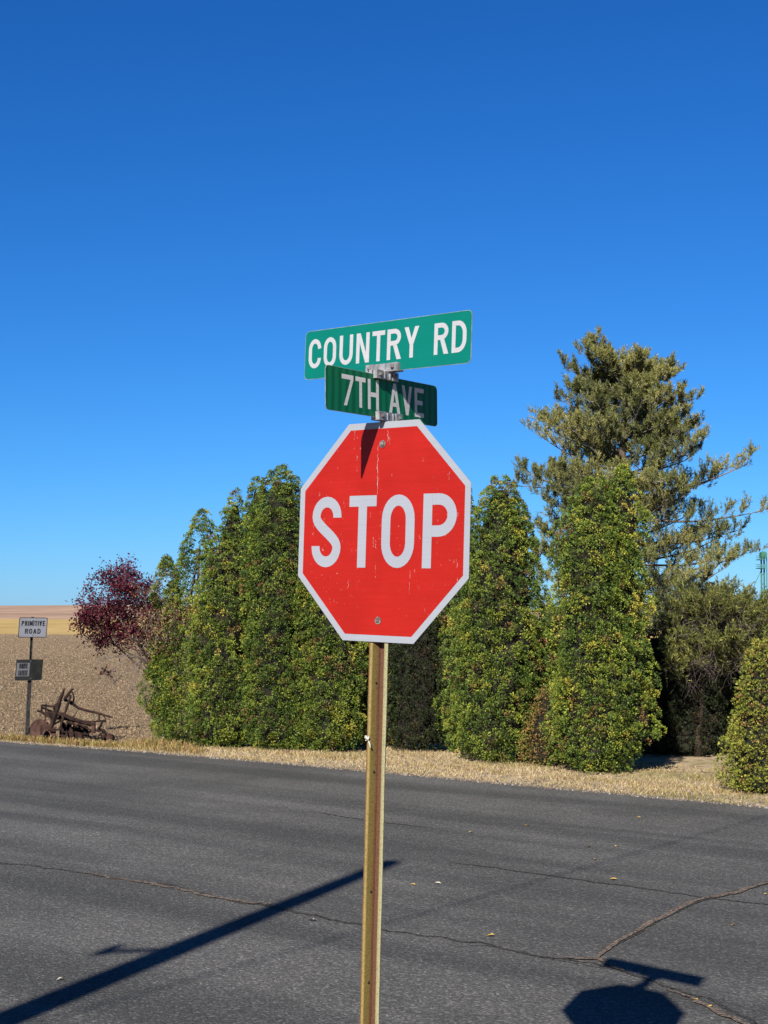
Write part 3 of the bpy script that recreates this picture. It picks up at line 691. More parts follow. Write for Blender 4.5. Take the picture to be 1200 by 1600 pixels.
# ------------------------------------------------------------ vegetation
M_BARK = rustmat('bark', (.04, .03, .023), (.10, .075, .055), 20, .9)
M_TWIG = rustmat('grey_twig', (.09, .07, .058), (.17, .135, .115), 20, .9)
THUJA = [(0, (.17, .085, .035)), (.12, (.12, .085, .028)), (.2, (.020, .042, .012)), (.45, (.074, .112, .018)), (.7, (.155, .19, .026)), (.9, (.28, .25, .034)), (1, (.34, .24, .05))]
M_TH = foliage('arborvitae_foliage', THUJA)
M_TH2 = foliage('clipped_foliage', [(0, (.20, .10, .04)), (.2, (.10, .095, .022)), (.5, (.105, .125, .018)), (.8, (.20, .20, .03)), (1, (.30, .25, .05))])
M_CORE = rustmat('core_gap_shade', (.007, .009, .005), (.018, .014, .009), 9, .95)  # near-black core colour paints the shade in the gaps between sprays
M_THD = foliage('shaded_conifer_foliage', [(0, (.05, .032, .018)), (.2, (.012, .018, .008)), (.5, (.022, .030, .011)), (1, (.06, .065, .02))], .1)  # darker copy of the arborvitae colours, shade painted into the foliage
def thuja(name, base, H, R0, label, cat='tree', group=None, top=.35, pw=.62, dens=62, puff=.084, leaf=.036, mat=None, lobes=(), tmu=.52, lean=0., seed=1, brown=.03, bulge=.12, nl=52, sparse=0.):
    global rng
    rng = np.random.default_rng(seed)
    b = Vector(base)
    t = thing(name, b, label, cat, group)
    # trunk
    mb = MB()
    for k in range(3):
        a = rng.uniform(0, 6.28); q = R0*.16
        mb.tube([b+A_((math.cos(a)*q, math.sin(a)*q, -.1)), b+A_((math.cos(a)*q*1.6, math.sin(a)*q*1.6, H*.35)), b+A_((lean*.8, 0, H*.86))], [.055, .04, .012], 7)
    mb.build('trunk', M_BARK, t)
    ph = rng.uniform(0, 6.28, 12); fq = rng.integers(2, 6, 12)
    def prof(tt): 
        r = np.minimum(1, ((1-tt)/top).clip(0, 1)**pw)*(1-bulge*np.abs(tt-.3)*1.3)*np.where(tt < .06, .72+tt*4.6, 1)
        return r
    def rad(tt, th):
        r = prof(tt)
        u = 0
        for i in range(6): u = u+np.sin(th*fq[i]+ph[i]+tt*(5+3*i)*(1 if i % 2 else -1))*.045
        return R0*r*(1+u)
    # solid core added inside the crown to block light
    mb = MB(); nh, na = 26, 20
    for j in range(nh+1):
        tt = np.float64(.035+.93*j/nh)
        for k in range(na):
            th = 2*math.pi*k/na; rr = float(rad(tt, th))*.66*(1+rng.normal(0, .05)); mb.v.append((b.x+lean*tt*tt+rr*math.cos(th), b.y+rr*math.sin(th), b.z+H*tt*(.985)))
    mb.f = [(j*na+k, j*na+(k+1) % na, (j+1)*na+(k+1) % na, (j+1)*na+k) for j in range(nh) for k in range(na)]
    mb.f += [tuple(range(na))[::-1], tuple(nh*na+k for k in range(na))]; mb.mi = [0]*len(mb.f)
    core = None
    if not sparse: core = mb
    gsp = 1/math.sqrt(dens); TT, THH = [], []; zz = .01
    while zz < .995:
        rr0 = float(R0*prof(np.float64(zz))); m_ = max(3, int(2*math.pi*rr0/gsp)); o_ = rng.uniform(0, 6.28)
        TT.append(zz+rng.normal(0, .32*gsp/H, m_)); THH.append(o_+(np.arange(m_)+rng.normal(0, .27, m_))*2*math.pi/m_); zz += gsp/H*.85
    tt = np.clip(np.concatenate(TT), .003, .995); th = np.concatenate(THH); n = len(tt)
    if sparse:                                       # holes near the top: keep out of a noise field
        g = np.sin(th*3+ph[0]+tt*9)+np.sin(th*5+ph[1]-tt*17)+np.sin(tt*31+ph[2]); k2 = ~((g > 1.1-sparse*1.2) & (tt > .35)); tt, th = tt[k2], th[k2]; n = len(tt)
    # cellular depth: deep pockets between sprays
    cell = np.sin(th*R0*11+ph[3]+2*np.sin(tt*H*3+ph[4]))*np.sin(tt*H*7+ph[5]+2*np.sin(th*4+ph[6]))
    dep = 1+(.09*cell+rng.normal(0, .045, n))*min(1.3, .8/R0)-(rng.uniform(0, 1, n) < .34)*rng.uniform(.12, .36, n)
    rr = rad(tt, th)*dep
    inn = rng.uniform(0, 1, n) < (.4 if not sparse else .15)          # a second layer of sprays further in closes the pockets
    tt = np.concatenate([tt, tt[inn]]); th = np.concatenate([th, th[inn]+rng.normal(0, .15, inn.sum())]); rr = np.concatenate([rr, rr[inn]*rng.uniform(.70, .86, inn.sum())]); n = len(tt)
    C = np.stack([b.x+lean*tt*tt+rr*np.cos(th), b.y+rr*np.sin(th), b.z+.03+H*tt], 1)
    slope = np.clip((tt-(1-top))/top, 0, 1)
    Nn = unit(np.stack([np.cos(th), np.sin(th), .25+slope*1.2], 1))
    extra = []
    for (lx, ly, lz, lr, lh) in lobes:               # extra leaders / side lumps (offset from base)
        m_ = int(lr*lh*2*math.pi*dens*.8); u = rng.uniform(0, 1, m_); a = rng.uniform(0, 6.28, m_)
        pr_ = np.minimum(1, ((1-u)/.6)**.7)*np.minimum(1, .45+u*3); r_ = lr*pr_*(1+rng.normal(0, .07, m_))
        C = np.vstack([C, np.stack([b.x+lx+r_*np.cos(a), b.y+ly+r_*np.sin(a), b.z+lz+lh*u], 1)])
        Nn = np.vstack([Nn, unit(np.stack([np.cos(a), np.sin(a), .3+u], 1))]); tt = np.concatenate([tt, u*0+.8])
        mb2 = MB(); mb2.tube([b+A_((lx*.3, ly*.3, max(0, lz-.6))), b+A_((lx, ly, lz+lh*.9))], [.03, .01], 5)
        if core: core.tube([b+A_((lx, ly, lz+lh*q)) for q in (.05, .3, .6, .85)], [lr*.4, lr*.6, lr*.5, lr*.1], 8)
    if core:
        core.mi = [0]*len(core.f); core.build('light_block_core', M_CORE, t)
    n = len(C)
    # cluster tints
    ct = np.clip(rng.normal(tmu, .17, n)+.12*np.sin(C[:, 0]*5+ph[7])*np.sin(C[:, 2]*4+ph[8]), .2, .95)
    ct = np.where(rng.uniform(0, 1, n) < brown, rng.uniform(0, .12, n), ct)
    k = nl
    U = unit(rng.normal(0, 1, (n, k, 3))+Nn[:, None, :]*1.0+np.array([0, 0, .35]))
    sc = rng.uniform(.6, 1.2, (n, 1, 1))*puff
    P = C[:, None, :]+U*sc*rng.uniform(.35, 1, (n, k, 1))**.6
    D = U+np.array([0, 0, .25])
    V = leaf_quads(P.reshape(-1, 3), D.reshape(-1, 3), leaf, leaf*.55, .35)
    V[:, :, 2] = np.maximum(V[:, :, 2], GZ+.01)
    T = np.clip(np.repeat(ct, k)+rng.normal(0, .07, n*k), 0, 1)
    quads('crown', V, mat or M_TH, t, T)
    return t
def base_at(px, yc): 
    p = at(px, 1000, yc); return (p.x, yc, GZ)
def top_h(px, py, yc): return at(px, py, yc).z-GZ
def TH(px, py, yc, R0, label, **k):
    return thuja('arborvitae', base_at(px, yc), top_h(px, py, yc)-.03, R0, label, group=k.pop('group', 'arborvitae trees behind the verge'), **k)
# left group
TH(292, 800, 28.3, .62, 'thin leftmost arborvitae with sky showing through its upper branches, beside the purple tree', seed=11, top=.5, pw=.6, sparse=.02, dens=95, lean=.28, lobes=((-.42, -.1, 2.6, .24, 1.0), (-.5, -.1, .55, .34, 1.2)), tmu=.50)
TH(352, 768, 27.6, .68, 'second arborvitae from the left, yellow green with a slanting top', seed=12, top=.45, pw=.75, tmu=.50, lean=.16, brown=.05)
TH(398, 746, 27.9, .36, 'narrow arborvitae leader squeezed between the second and the tallest left tree', seed=13, top=.3, tmu=.44)
TH(436, 731, 27.0, .60, 'tallest arborvitae left of the stop sign with a rounded dark green top', seed=14, top=.2, pw=.55, tmu=.42, brown=.035, bulge=.0)
TH(518, 735, 26.75, .62, 'arborvitae directly behind the left half of the stop sign with yellowing lower sprays', seed=15, tmu=.49, brown=.06, lobes=((.25, -.25, .25, .3, 1.2),))
TH(480, 800, 26.9, .45, 'lower arborvitae in front of the gap at the left edge of the stop sign', seed=27, tmu=.50, brown=.05)
TH(596, 760, 27.6, .50, 'arborvitae standing behind the sign post', seed=16, tmu=.46)
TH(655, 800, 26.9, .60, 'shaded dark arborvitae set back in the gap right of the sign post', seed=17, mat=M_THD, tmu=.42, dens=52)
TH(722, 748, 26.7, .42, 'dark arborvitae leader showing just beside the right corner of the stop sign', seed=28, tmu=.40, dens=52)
# right group
TH(781, 742, 25.1, .84, 'broad arborvitae right of the stop sign with twin rounded top', seed=18, top=.42, pw=.62, tmu=.49, brown=.045, lobes=((.30, .0, 3.3, .34, 1.25), (.48, -.2, .9, .35, 1.4)))
TH(858, 965, 26.9, .5, 'short arborvitae half hidden in the gap above the dying brown shrub', seed=31, tmu=.42, dens=56)
TH(930, 742, 23.4, .69, 'big bright arborvitae in front of the pine, its top split in two', seed=19, top=.26, pw=.6, tmu=.54, brown=.03, lobes=((.46, .0, 3.55, .36, 1.40), (.42, -.05, 2.2, .46, 1.7), (.45, -.1, .9, .50, 1.7), (.66, -.15, .45, .34, 1.0)))
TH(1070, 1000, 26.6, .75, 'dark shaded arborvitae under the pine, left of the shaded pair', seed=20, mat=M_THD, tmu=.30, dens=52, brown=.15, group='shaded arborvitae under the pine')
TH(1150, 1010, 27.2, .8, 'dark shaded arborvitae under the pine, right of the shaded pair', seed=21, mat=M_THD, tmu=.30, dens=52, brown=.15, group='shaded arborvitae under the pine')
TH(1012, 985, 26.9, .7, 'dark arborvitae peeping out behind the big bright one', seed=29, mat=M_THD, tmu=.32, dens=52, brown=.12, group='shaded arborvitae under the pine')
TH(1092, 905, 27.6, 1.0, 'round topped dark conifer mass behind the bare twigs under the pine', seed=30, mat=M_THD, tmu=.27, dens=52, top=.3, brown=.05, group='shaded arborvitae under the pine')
TH(1203, 925, 30.5, .62, 'distant bright green arborvitae at the right picture edge below the grain elevator', seed=22, tmu=.55)
thuja('clipped_conifer', base_at(1190, 20.75), top_h(1187, 1000, 20.75), .62, 'clipped yellow green cone shaped conifer at the right picture edge', 'tree', top=.95, pw=.62, dens=190, puff=.045, leaf=.036, mat=M_TH2, seed=23, tmu=.62, brown=.08, nl=14, bulge=.0)
thuja('brown_shrub', base_at(852, 24.3), 1.25, .36, 'dying brown shrub wedged between the two big arborvitae', 'shrub', top=.6, dens=110, puff=.065, leaf=.042, mat=M_TH2, seed=24, tmu=.16, brown=.65, nl=12)

def grow(mb, p, d, L, r, depth, tips, up=.15, spread=.55, nseg=4, kids=3, wob_=.18, shrink=.68, sides=5):
    pts = [Vector(p)]; d = Vector(d).normalized()
    for k in range(nseg):
        d = (d+A_(rng.normal(0, wob_, 3))+A_((0, 0, up*.3))).normalized(); pts.append(pts[-1]+d*L/nseg)
    mb.tube(pts, [r*(1-.6*i/nseg) for i in range(nseg+1)], sides, cap=False)
    if depth == 0:
        tips.append((pts[-1], d)); tips.append((pts[-2], d)); return
    for k in range(kids):
        i = rng.integers(max(1, nseg-3), nseg+1); dd = (d+A_(rng.normal(0, spread, 3))+A_((0, 0, up))).normalized()
        grow(mb, pts[i], dd, L*shrink*rng.uniform(.7, 1.2), r*.5, depth-1, tips, up, spread, nseg, kids, wob_, shrink, max(3, sides-1))

# purple leaved tree
def purple():
    global rng
    rng = np.random.default_rng(5)
    Y = 28.9; b = at(268, 1168, Y); b.z = GZ-.05
    t = thing('purple_leaf_tree', b, 'small purple leaved tree leaning left over the field with bare twigs on its right', 'tree')
    wood = MB(); tw = MB(); tips = []
    fork = at(256, 1075, Y)
    wood.tube([b, at(262, 1125, Y), fork], [.06, .05, .045], 8)
    wood.tube([b+A_((.12, .1, 0)), at(276, 1110, Y), at(250, 1010, Y)], [.045, .035, .02], 6)
    targets = [(178, 915), (155, 948), (202, 912), (225, 938), (145, 980), (185, 965), (165, 1000), (215, 985), (240, 955), (192, 895), (138, 958), (205, 1005)]
    for i, (x, y) in enumerate(targets):
        e = at(x, y, Y+rng.uniform(-.55, .55)); mid = fork.lerp(e, .5)+A_((rng.normal(0, .1), rng.normal(0, .1), .12))
        wood.tube([fork, fork.lerp(mid, .5)+A_(rng.normal(0, .04, 3)), mid, mid.lerp(e, .5)+A_(rng.normal(0, .05, 3)), e], [.028, .022, .016, .010, .006], 5)
        for k in range(4): grow(tw, mid.lerp(e, rng.uniform(.2, 1)), (e-mid).normalized(), .35, .007, 1, tips, up=.2, spread=.6, nseg=3, kids=3)
    # bare twigs on the right and the low drooping branch
    bare = []
    for (x, y) in ((225, 930), (245, 905), (262, 930), (275, 960), (235, 960), (262, 990), (215, 1000), (245, 1020), (270, 910), (285, 985), (232, 985), (255, 945)):
        e = at(x, y, Y-rng.uniform(.7, 1.5)); tw.tube([fork+A_((0, -.3, 0)), fork.lerp(e, .5)+A_(rng.normal(0, .06, 3)), e], [.014, .010, .006], 5)
        for k in range(9): grow(tw, fork.lerp(e, rng.uniform(.5, 1)), (e-fork).normalized()+A_(rng.normal(0, .5, 3)), .30, .0055, 1, bare, up=.0, spread=.8, nseg=3, kids=3)
    low = [at(245, 1060, Y), at(225, 1030, Y-.3), at(200, 1022, Y-.5), at(182, 1040, Y-.55), at(168, 1052, Y-.6)]
    tw.tube(low, [.022, .017, .013, .010, .006], 5); lt = []
    for e_ in ((175, 1072), (205, 1075), (150, 1030), (215, 1050)):
        q = at(e_[0], e_[1], Y-.6+rng.uniform(-.3, .3)); m_ = low[1].lerp(q, .5)+A_((0, 0, .07)); tw.tube([low[0], low[1], m_, q], [.014, .012, .009, .004], 5)
        for k in range(5): grow(tw, m_.lerp(q, rng.uniform(0, 1)), (q-low[1]).normalized()+A_(rng.normal(0, .3, 3)), .28, .0045, 1, lt, up=-.05, spread=.5, nseg=3, kids=2)
    for k in range(12): grow(tw, low[rng.integers(1, 4)], A_((-.8, -.2, -.45))+A_(rng.normal(0, .3, 3)), .35, .005, 1, lt, up=-.1, spread=.5, nseg=3, kids=2)
    wood.build('trunk', M_BARK, t, smooth=True); tw.build('twigs', M_TWIG, t)
    P = []
    tp_ = [np.array(a) for a, _ in tips]
    for a in tp_:
        P.append(a+rng.normal(0, .085, (30, 3)))
    # fill the crown volume in clumps
    cen = np.array([list(at(x, y, Y)) for x, y in ((178, 922), (160, 955), (190, 958), (152, 985), (176, 985), (200, 985), (205, 935), (187, 902))])
    for c in cen:
        for k in range(16):
            q = c+rng.normal(0, .22, 3)*np.array([1, 1.3, .8]); P.append(q+rng.normal(0, .07, (26, 3)))
    P = np.vstack(P); n0 = len(P)
    pb_ = [np.array(a) for a, _ in bare]; 
    for a in pb_:
        if rng.uniform() < .35: P = np.vstack([P, a+rng.normal(0, .05, (4, 3))])
    n1 = len(P)
    for c in ((160, 1052), (168, 1048), (172, 1056)):
        P = np.vstack([P, np.array(at(c[0], c[1], Y-.6))+rng.normal(0, .05, (26, 3))])
    V = leaf_quads(P, rng.normal(0, 1, (len(P), 3))+np.array([-.2, -.3, .3]), .062, .034, .3)
    T = np.clip(.5+.5*np.sin(P[:, 0]*4)*np.sin(P[:, 2]*5)*.5+rng.normal(0, .2, len(P))+(P[:, 2]-3.0)*.25, 0, 1)
    quads('crown', V, foliage('purple_foliage', [(0, (.018, .004, .007)), (.45, (.062, .007, .014)), (.75, (.095, .016, .028)), (1, (.095, .04, .07))], .2), t, T)
    # olive green leftovers among the bare twigs
    G = []
    for a in pb_:
        if rng.uniform() < .5: G.append(a+rng.normal(0, .05, (5, 3)))
    G = np.vstack(G); quads('sparse_leaves', leaf_quads(G, rng.normal(0, 1, (len(G), 3)), .05, .028), foliage('olive_leaves', [(0, (.16, .13, .05)), (1, (.20, .11, .06))]), t, rng.uniform(0, 1, len(G)))
purple()

# pine
def pine():
    global rng
    rng = np.random.default_rng(44)
    Y = 30.2; bx = at(968, 1100, Y).x; b = A_((bx, Y, GZ))
    t = thing('pine_tree', b, 'tall open crowned pine rising behind the arborvitae with sky between its branches', 'tree')
    topz = at(984, 570, Y).z
    wood = MB(); tw = MB(); N = []
    tx = lambda z: bx+.12*(z/topz)**2+.05*math.sin(z*1.1)
    zs = np.linspace(0, topz, 16); wood.tube([A_((tx(z), Y, z)) for z in zs], [.20*(1-z/topz)**.8+.012 for z in zs], 9)
    sc = Y/F
    ys = [533, 560, 600, 640, 680, 720, 745, 800, 850, 900, 950, 1000, 1040]
    rt = [1000, 1030, 1062, 1085, 1112, 1112, 1180, 1172, 1150, 1165, 1195, 1180, 1150]
    lf = [950, 890, 862, 845, 812, 800, 805, 825, 835, 840, 850, 860, 900]
    zz = [at(980, y, Y).z for y in ys][::-1]; rr = [(x-978)*sc for x in rt][::-1]; ll = [(978-x)*sc for x in lf][::-1]
    def ext(z, a):
        fl_ = .88 if math.cos(a) < 0 else 1.0
        r = float(np.interp(z, zz, rr)); l = float(np.interp(z, zz, ll)); c = math.cos(a)
        m_ = r if c > 0 else l; return max(.15, .5*(r+l)*(1-abs(c))*.85+m_*abs(c))*fl_
    tuft = []
    def tuftbranch(p, d, L, r, dep):
        n = 5; pts = [Vector(p)]; d = Vector(d).normalized()
        for k in range(n):
            d = (d+A_(rng.normal(0, .14, 3))+A_((0, 0, .10+.06*k))).normalized(); pts.append(pts[-1]+d*L/n)
        tw.tube(pts, [r*(1-.65*i/n) for i in range(n+1)], 4, cap=False)
        if dep == 0:
            tuft.append((pts[-1], d)); tuft.append((pts[3], d)) ; return
        for k in range(2, n+1):
            for s in range(2):
                dd = (d+A_(rng.normal(0, .65, 3))).normalized(); tuftbranch(pts[k], dd, L*rng.uniform(.3, .55), r*.5, dep-1)
    z = 2.3; a0 = 0
    while z < topz-.15:
        nb = 6 if z < topz*.8 else 5
        for k in range(nb):
            a = a0+2*math.pi*k/nb+rng.normal(0, .25); zz_ = z+rng.normal(0, .12); fin = zz_+.2
            el = .08+.34*(zz_/topz)**2+rng.normal(0, .08)
            E = ext(min(topz, zz_+ext(zz_, a)*math.tan(el)*.9), a)*rng.uniform(.90, 1.15); L = E/math.cos(el)*1.0
            p = A_((tx(zz_), Y, zz_)); d = A_((math.cos(a)*math.cos(el), math.sin(a)*math.cos(el), math.sin(el)))
            n = 7; pts = [p]; dd = d.copy(); dd.z -= .12
            for q in range(n):
                dd = (dd+A_(rng.normal(0, .07, 3))+A_((0, 0, .045))).normalized(); pts.append(pts[-1]+dd*L/n)
            r0 = .012+.016*L/2
            tw.tube(pts, [r0*(1-.75*i/n) for i in range(n+1)], 5, cap=False)
            for q in range(2, n+1):
                m_ = 3 if (L > .7 and q < 5) else 2
                for s in range(m_):
                    side = 1 if s % 2 else -1
                    sd = (dd*.7+A_((-math.sin(a)*side, math.cos(a)*side, .15))*.8+A_(rng.normal(0, .25, 3))).normalized()
                    tuftbranch(pts[q], sd, min(.62, .22+.16*L)*rng.uniform(.6, 1.15)*(1.1-.5*q/n), .008, 1 if L > .8 else 0)
            tuft.append((pts[-1], dd))
        a0 += .9; z += .34 if z < topz*.75 else .24
    # leader
    for k in range(10): tuft.append((A_((tx(topz)+rng.normal(0, .03), Y+rng.normal(0, .03), topz-.04*k)), A_((rng.normal(0, .5), rng.normal(0, .5), 1))))
    wood.build('trunk', M_BARK, t, smooth=True); tw.build('limbs', rustmat('pine_limb', (.10, .085, .075), (.19, .165, .145), 20, .9), t)
    P = np.array([list(p) for p, _ in tuft]); D = unit(np.array([list(d) for _, d in tuft])); n = len(P)
    print('pine tufts', n)
    k = 16
    U = unit(D[:, None, :]*1.1+rng.normal(0, .75, (n, k, 3))+np.array([0, 0, .25]))
    st = P[:, None, :]-D[:, None, :]*rng.uniform(-.02, .09, (n, k, 1))
    V = leaf_quads(st.reshape(-1, 3), U.reshape(-1, 3), .078, .012, .15)
    ct = np.clip(rng.normal(.5, .2, n)+.2*np.sin(P[:, 2]*2+P[:, 0]*2), 0, 1)
    T = np.clip(np.repeat(ct, k)+rng.normal(0, .1, n*k), 0, 1)
    quads('needles', V, foliage('pine_needles', [(0, (.055, .065, .025)), (.45, (.12, .128, .040)), (.8, (.21, .20, .06)), (1, (.28, .235, .08))], .2, .5), t, T)
pine()
# the pine's neighbour: low spreading conifer boughs with bare grey twigs above the shaded hedge
def low_conifer():
    global rng
    rng = np.random.default_rng(9)
    Y = 26.2; b = A_((at(1090, 1100, Y).x, Y, GZ))
    t = thing('bare_twigged_conifer', b, 'wide low conifer with bare grey twigs hanging under olive boughs above the shaded hedge', 'tree')
    wood = MB(); tw = MB(); tips = []; bare = []
    wood.tube([b, b+A_((.05, 0, 1.4)), b+A_((.1, 0, 2.6)), b+A_((.1, 0, 2.9))], [.09, .07, .045, .012], 8)
    for k in range(34):
        x, y = rng.uniform(1022, 1215), rng.uniform(930, 1035); e = at(x, y, Y+rng.uniform(-1.4, .9))
        s = b+A_((.07, 0, min(2.8, max(1.5, e.z-.35)))); m_ = s.lerp(e, .5)+A_((0, 0, .05))
        tw.tube([s, m_, e], [.022, .014, .007], 5)
        for q in range(10): grow(tw, s.lerp(e, rng.uniform(.4, 1)), (e-s).normalized()+A_(rng.normal(0, .35, 3)), .38, .006, 1, tips, up=.25, spread=.55, nseg=3, kids=3)
        for q in range(6): grow(tw, s.lerp(e, rng.uniform(.3, 1)), A_((rng.normal(0, .7), -.5, -.6)), .48, .0055, 1, bare, up=-.12, spread=.7, nseg=4, kids=3, wob_=.3)
    wood.build('trunk', M_BARK, t, smooth=True); tw.build('limbs', rustmat('dry_twig', (.06, .048, .038), (.12, .098, .08), 20, .9), t)
    P = np.array([list(p) for p, _ in tips]); D = np.array([list(d) for _, d in tips]); n = len(P); k = 14
    U = unit(unit(D)[:, None, :]+rng.normal(0, .7, (n, k, 3))+np.array([0, 0, .25])); st = P[:, None, :]-unit(D)[:, None, :]*rng.uniform(-.03, .16, (n, k, 1))
    V = leaf_quads(st.reshape(-1, 3), U.reshape(-1, 3), .085, .015, .15)
    quads('needles', V, foliage('olive_needles', [(0, (.035, .042, .015)), (.5, (.085, .095, .022)), (1, (.22, .205, .05))], .2), t, np.clip(rng.normal(.5, .25, n*k), 0, 1))
low_conifer()

# ------------------------------------------------------------ grain elevator leg and shed roof far right
M_GR = rustmat('green_steel', (.03, .11, .07), (.05, .15, .095), 2, .6)
YE = 150.
def pe(x, y, dy=0): return at(x, y, YE+dy)
eb = pe(1191, 1000); eb.z = 0
el = thing('grain_elevator', eb, 'tall green steel grain elevator leg with railed platforms at the right edge', 'grain elevator')
mb = MB(); s_ = YE/F
for x, dy in ((1189.4, 0), (1193.8, 0), (1197.8, 0), (1189.4, 2.2), (1193.8, 2.2)): mb.tube([(pe(x, 900, dy).x, YE+dy, 0), pe(x, 870, dy)], .085 if x < 1197 else .05, 6)
for y in (900, 915, 930): mb.tube([pe(1189.4, y), pe(1193.8, y-4)], .04, 4)
mb.build('tower_leg', M_GR, el)
c = pe(1192.3, 868); mb = MB(); mb.box(c, (.28, .5, .26)); mb.prism([(-.28, .26), (.28, .26), (.16, .40), (-.16, .40)], c, A_((1, 0, 0)), A_((0, 0, 1)), A_((0, -1, 0)), -.45, .45); mb.build('head_housing', M_GR, el)
for y, w2 in ((874.5, .32), (888, .34)):
    mb = MB(); c = pe(1188.5, y); mb.box(c, (w2, .7, .035))
    for dz in (.2, .4):
        mb.tube([c+A_((-w2, -.7, dz)), c+A_((w2, -.7, dz))], .02, 4); mb.tube([c+A_((-w2, .7, dz)), c+A_((w2, .7, dz))], .02, 4); mb.tube([c+A_((-w2, -.7, dz)), c+A_((-w2, .7, dz))], .02, 4)
    for q in (-1, 0, 1): mb.tube([c+A_((w2*q, -.7, 0)), c+A_((w2*q, -.7, .4))], .02, 4)
    mb.build('platform', M_GR, el)
mb = MB(); mb.tube([pe(1188.5, 893), pe(1177, 918), (pe(1150, 918).x, YE, 0)], .035, 5); mb.build('spout', M_GR, el)
mb = MB(); mb.tube([pe(1192.3, 866), pe(1191.5, 859)], .03, 4); mb.build('mast', M_GR, el)
YB = 140.
hb = at(1180, 950, YB)
sh = thing('storage_shed', (hb.x, YB, 0), 'low storage shed with a pale pinkish metal roof glimpsed between trees at the right', 'shed')
x0, x1 = at(1150, 950, YB).x, at(1235, 950, YB).x; ze = at(1175, 950, YB).z; zr = at(1175, 937, YB).z
mb = MB(); mb.box(((x0+x1)/2, YB+4, ze/2), ((x1-x0)/2, 4, ze/2)); mb.build('wall', rustmat('tan_siding', (.22, .18, .14), (.26, .22, .17), 1), sh)
mb = MB(); mb.add([(x0-.3, YB-.4, ze+.02), (x1+.3, YB-.4, ze+.02), (x1+.3, YB+4, zr), (x0-.3, YB+4, zr), (x0-.3, YB+8.4, ze+.02), (x1+.3, YB+8.4, ze+.02)], [(0, 1, 2, 3), (3, 2, 5, 4)]); mb.build('roof', rustmat('pale_roof', (.28, .21, .19), (.34, .27, .25), 1), sh)

# ------------------------------------------------------------ utility pole behind the left shoulder (its shadow lies across the road)
M_POLE = rustmat('weathered_pole', (.12, .09, .065), (.22, .18, .14), 8, .9)
def utility_pole(b, topx, Hh, label, r0=.18, r1=.11, arm=False):
    t = thing('utility_pole', b, label, 'utility pole', 'utility poles beside the road')
    b = A_(b); top_ = A_((b.x+topx[0], b.y+topx[1], Hh))
    mb = MB(); mb.tube([b-A_((0, 0, .3)), b.lerp(top_, .5), top_], [r0, (r0+r1)/2, r1], 14); mb.build('pole', M_POLE, t, smooth=True)
    if arm:
        p = b.lerp(top_, .70); mb = MB(); mb.tube([p, p+A_((-.5, -.06, -.02))], .035, 6); mb.tube([p+A_((-.5, -.06, -.08)), p+A_((-.5, -.06, .1))], .05, 8); mb.build('bracket_arm', M_STEEL, t)
    return top_
utility_pole((-5.11, 1.65, GZ-.1), (.48, 0), 8.52, 'leaning wooden utility pole on the near shoulder left of the camera', arm=True)
# distant span whose thin wire crosses the sun
wa = A_((-12.6, -12.0, 8.3)); wb = A_((18.0, 30.6, 8.3))
utility_pole((wa.x, wa.y, GZ-.1), (0, 0), 8.6, 'wooden utility pole behind the camera carrying the single wire')
utility_pole((wb.x, wb.y, GZ-.1), (0, 0), 8.6, 'wooden utility pole beyond the right picture edge carrying the single wire')
mb = MB(); mb.tube([wa.lerp(wb, k/20)-A_((0, 0, .25*math.sin(math.pi*k/20))) for k in range(21)], .012, 5)
tag(mb.build('overhead_wire', M_STEEL), 'single dark overhead wire strung between two utility poles', 'wire')

# ------------------------------------------------------------ fallen leaves
rng = np.random.default_rng(3)
M_LF = rustmat('yellow_leaf', (.30, .19, .035), (.42, .31, .09), 30, .7)
M_LF2 = rustmat('pale_leaf', (.36, .31, .23), (.45, .42, .35), 30, .7)
def leaf_mesh(mat):
    me = bpy.data.meshes.new('fallen_leaf'); vs = [(0, -.05, .004), (.022, -.02, .012), (.026, .015, .016), (0, .05, .008), (-.024, .014, .02), (-.02, -.02, .010), (0, 0, .002)]
    me.from_pydata(vs, [], [(0, 1, 6), (1, 2, 6), (2, 3, 6), (3, 4, 6), (4, 5, 6), (5, 0, 6)]); me.materials.append(mat); return me
lm = [leaf_mesh(M_LF), leaf_mesh(M_LF2)]
for i, (x, y) in enumerate([(919,1323),(962,1322),(930,1343),(958,1374),(645,1382),(1147,1445),(1006,1512),(1110,1573),(823,1290),(998,1277),(766,1462),(1196,1397),(925,1342),(735,1300),(1086,1562),(684,1380),(93,1530),(487,1438)]):
    k = 1 if i > 14 else 0; o = bpy.data.objects.new('fallen_leaf', lm[k]); g = gpt(x, y, .0725 if True else 0)
    o.location = g; o.rotation_euler = (rng.uniform(-.3, .3), rng.uniform(-.3, .3), rng.uniform(0, 6.28)); s = rng.uniform(.45, .8); o.scale = (s, s, s)
    COL.objects.link(o)
    if k: tag(o, 'pale bleached scrap of leaf lying on the asphalt left of the yellow ones', 'leaf', 'pale leaf scraps on the road')
    else: tag(o, 'small yellow fallen leaf lying on the dark asphalt', 'leaf', 'yellow leaves scattered on the road')

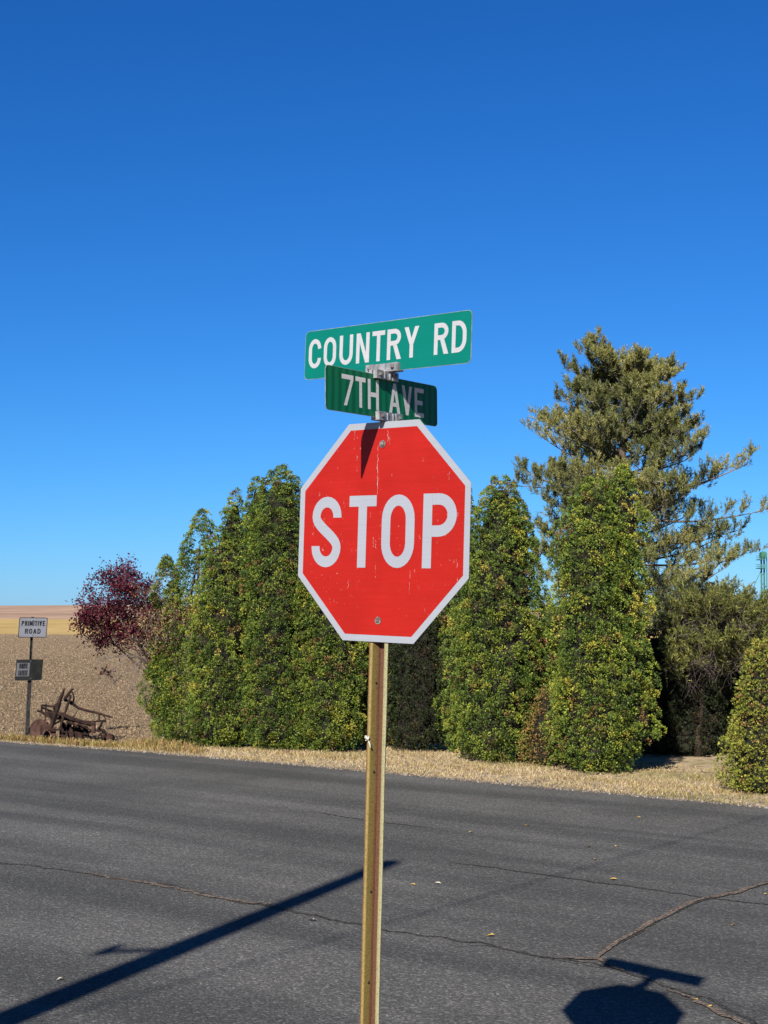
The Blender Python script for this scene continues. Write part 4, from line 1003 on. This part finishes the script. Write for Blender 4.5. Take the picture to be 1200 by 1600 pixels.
# ------------------------------------------------------------ grass and litter
def grass():
    global rng
    rng = np.random.default_rng(21)
    n = 90000
    x = rng.uniform(-10, 9, n); e = np.interp(x, ex, ey); top_ = np.array([verge_top(q) for q in x]); dpt = np.minimum(top_-e, 5.5)
    u = rng.uniform(0, 1, n)**1.2; y = e+.10+u*dpt
    pat = np.sin(x*2.1)*np.sin(y*1.7+x)+.6*np.sin(x*7+y*3)
    k = rng.uniform(0, 1, n) < np.clip(.65+.3*pat, .15, 1)*np.where((y-e) < .5, .6, 1); x, y, pat, e = x[k], y[k], pat[k], e[k]; n = len(x)
    P = np.stack([x, y, np.full(n, .05)], 1)
    h = rng.uniform(.02, .06, n)*(1+.4*pat.clip(0, 1))*np.where(x < -4.9, .6, 1)
    D = unit(np.stack([rng.normal(0, .7, n), rng.normal(0, .7, n), np.ones(n)], 1)); Sd = unit(np.cross(D, rng.normal(0, 1, (n, 3))))
    wv = rng.uniform(.004, .009, n)[:, None]
    tip = P+D*h[:, None]; V = np.stack([P-Sd*wv, P+Sd*wv, tip+Sd*wv*.3, tip-Sd*wv*.3], 1)
    green = np.clip(.3+.25*np.sin(x*1.3+2)*np.sin(y*2)+rng.normal(0, .18, n)+np.where(x > 3.6, .22, 0), 0, 1)
    m_ = foliage('dry_grass_blades', [(0, (.42, .33, .21)), (.45, (.34, .25, .135)), (.7, (.24, .20, .07)), (1, (.11, .13, .035))], .3, .8, .1)
    tag(quads('verge_grass', V, m_, None, green), 'dry straw coloured grass along the far edge of the road', 'grass', kind='stuff')
    # taller weeds round the plough and hedge feet
    n = 5200; c = rng.choice(4, n, p=[.45, .15, .2, .2])
    x = np.where(c == 0, rng.uniform(-7.6, -4.9, n), np.where(c == 1, rng.uniform(-4.9, -3.2, n), np.where(c == 2, rng.normal(-4.2, .35, n), rng.uniform(-3.5, 5.2, n))))
    e = np.interp(x, ex, ey)
    y = e+np.where(c == 0, rng.uniform(.25, .75, n), np.where(c == 2, rng.uniform(.9, 1.7, n), np.where(c == 3, rng.uniform(1.3, 1.9, n), rng.uniform(.3, .9, n))))
    P = np.stack([x, y, np.full(n, .03)], 1); D = unit(np.stack([rng.normal(0, .45, n), rng.normal(0, .45, n), np.ones(n)], 1))
    hgt = rng.uniform(.05, .17, n)*np.where(c == 2, 1.15, np.where(c == 3, .7, 1)); Sd = unit(np.cross(D, rng.normal(0, 1, (n, 3))))
    wv = rng.uniform(.004, .010, n)[:, None]; tip = P+D*hgt[:, None]
    V = np.stack([P-Sd*wv, P+Sd*wv, tip+Sd*wv*.6, tip-Sd*wv*.6], 1)
    tag(quads('roadside_weeds', V, foliage('weeds', [(0, (.36, .26, .10)), (.5, (.18, .16, .045)), (.8, (.20, .10, .05)), (1, (.25, .15, .09))], .3, .8, .1), None, rng.uniform(0, 1, n)), 'tangled dry weeds round the plough and the foot of the hedge', 'weeds', kind='stuff')
def litter():
    n = 4500; x = rng.uniform(-9, 8, n); e = np.interp(x, ex, ey); u = rng.uniform(0, 1, n)**2.2; y = e-.12+u*1.4
    s_ = rng.uniform(.006, .022, n)
    T0 = np.array([(1, 0, -.5), (-.5, .87, -.5), (-.5, -.87, -.5), (0, 0, .8)])[None]*(1+rng.normal(0, .3, (n, 4, 3)))
    Q = T0*s_[:, None, None]+np.stack([x, y, .068+s_*.3], 1)[:, None, :]
    V = np.stack([Q[:, [0, 1, 3]], Q[:, [1, 2, 3]], Q[:, [2, 0, 3]]], 1).reshape(-1, 3, 3)
    t = NT('pebble'); g = t.new('ShaderNodeAttribute', attribute_name='tint'); t.col(t.ramp(g.outputs['Fac'], [(0, (.07, .055, .042)), (.7, (.19, .15, .115)), (1, (.34, .30, .26))]))
    tag(quads('roadside_gravel', V, t.pr(.9, 0, .15), None, np.repeat(rng.uniform(0, 1, n), 3)), 'loose gravel crumbs strewn along the ragged asphalt edge', 'gravel', kind='stuff')
litter()
grass()
print('objects', len(bpy.data.objects))
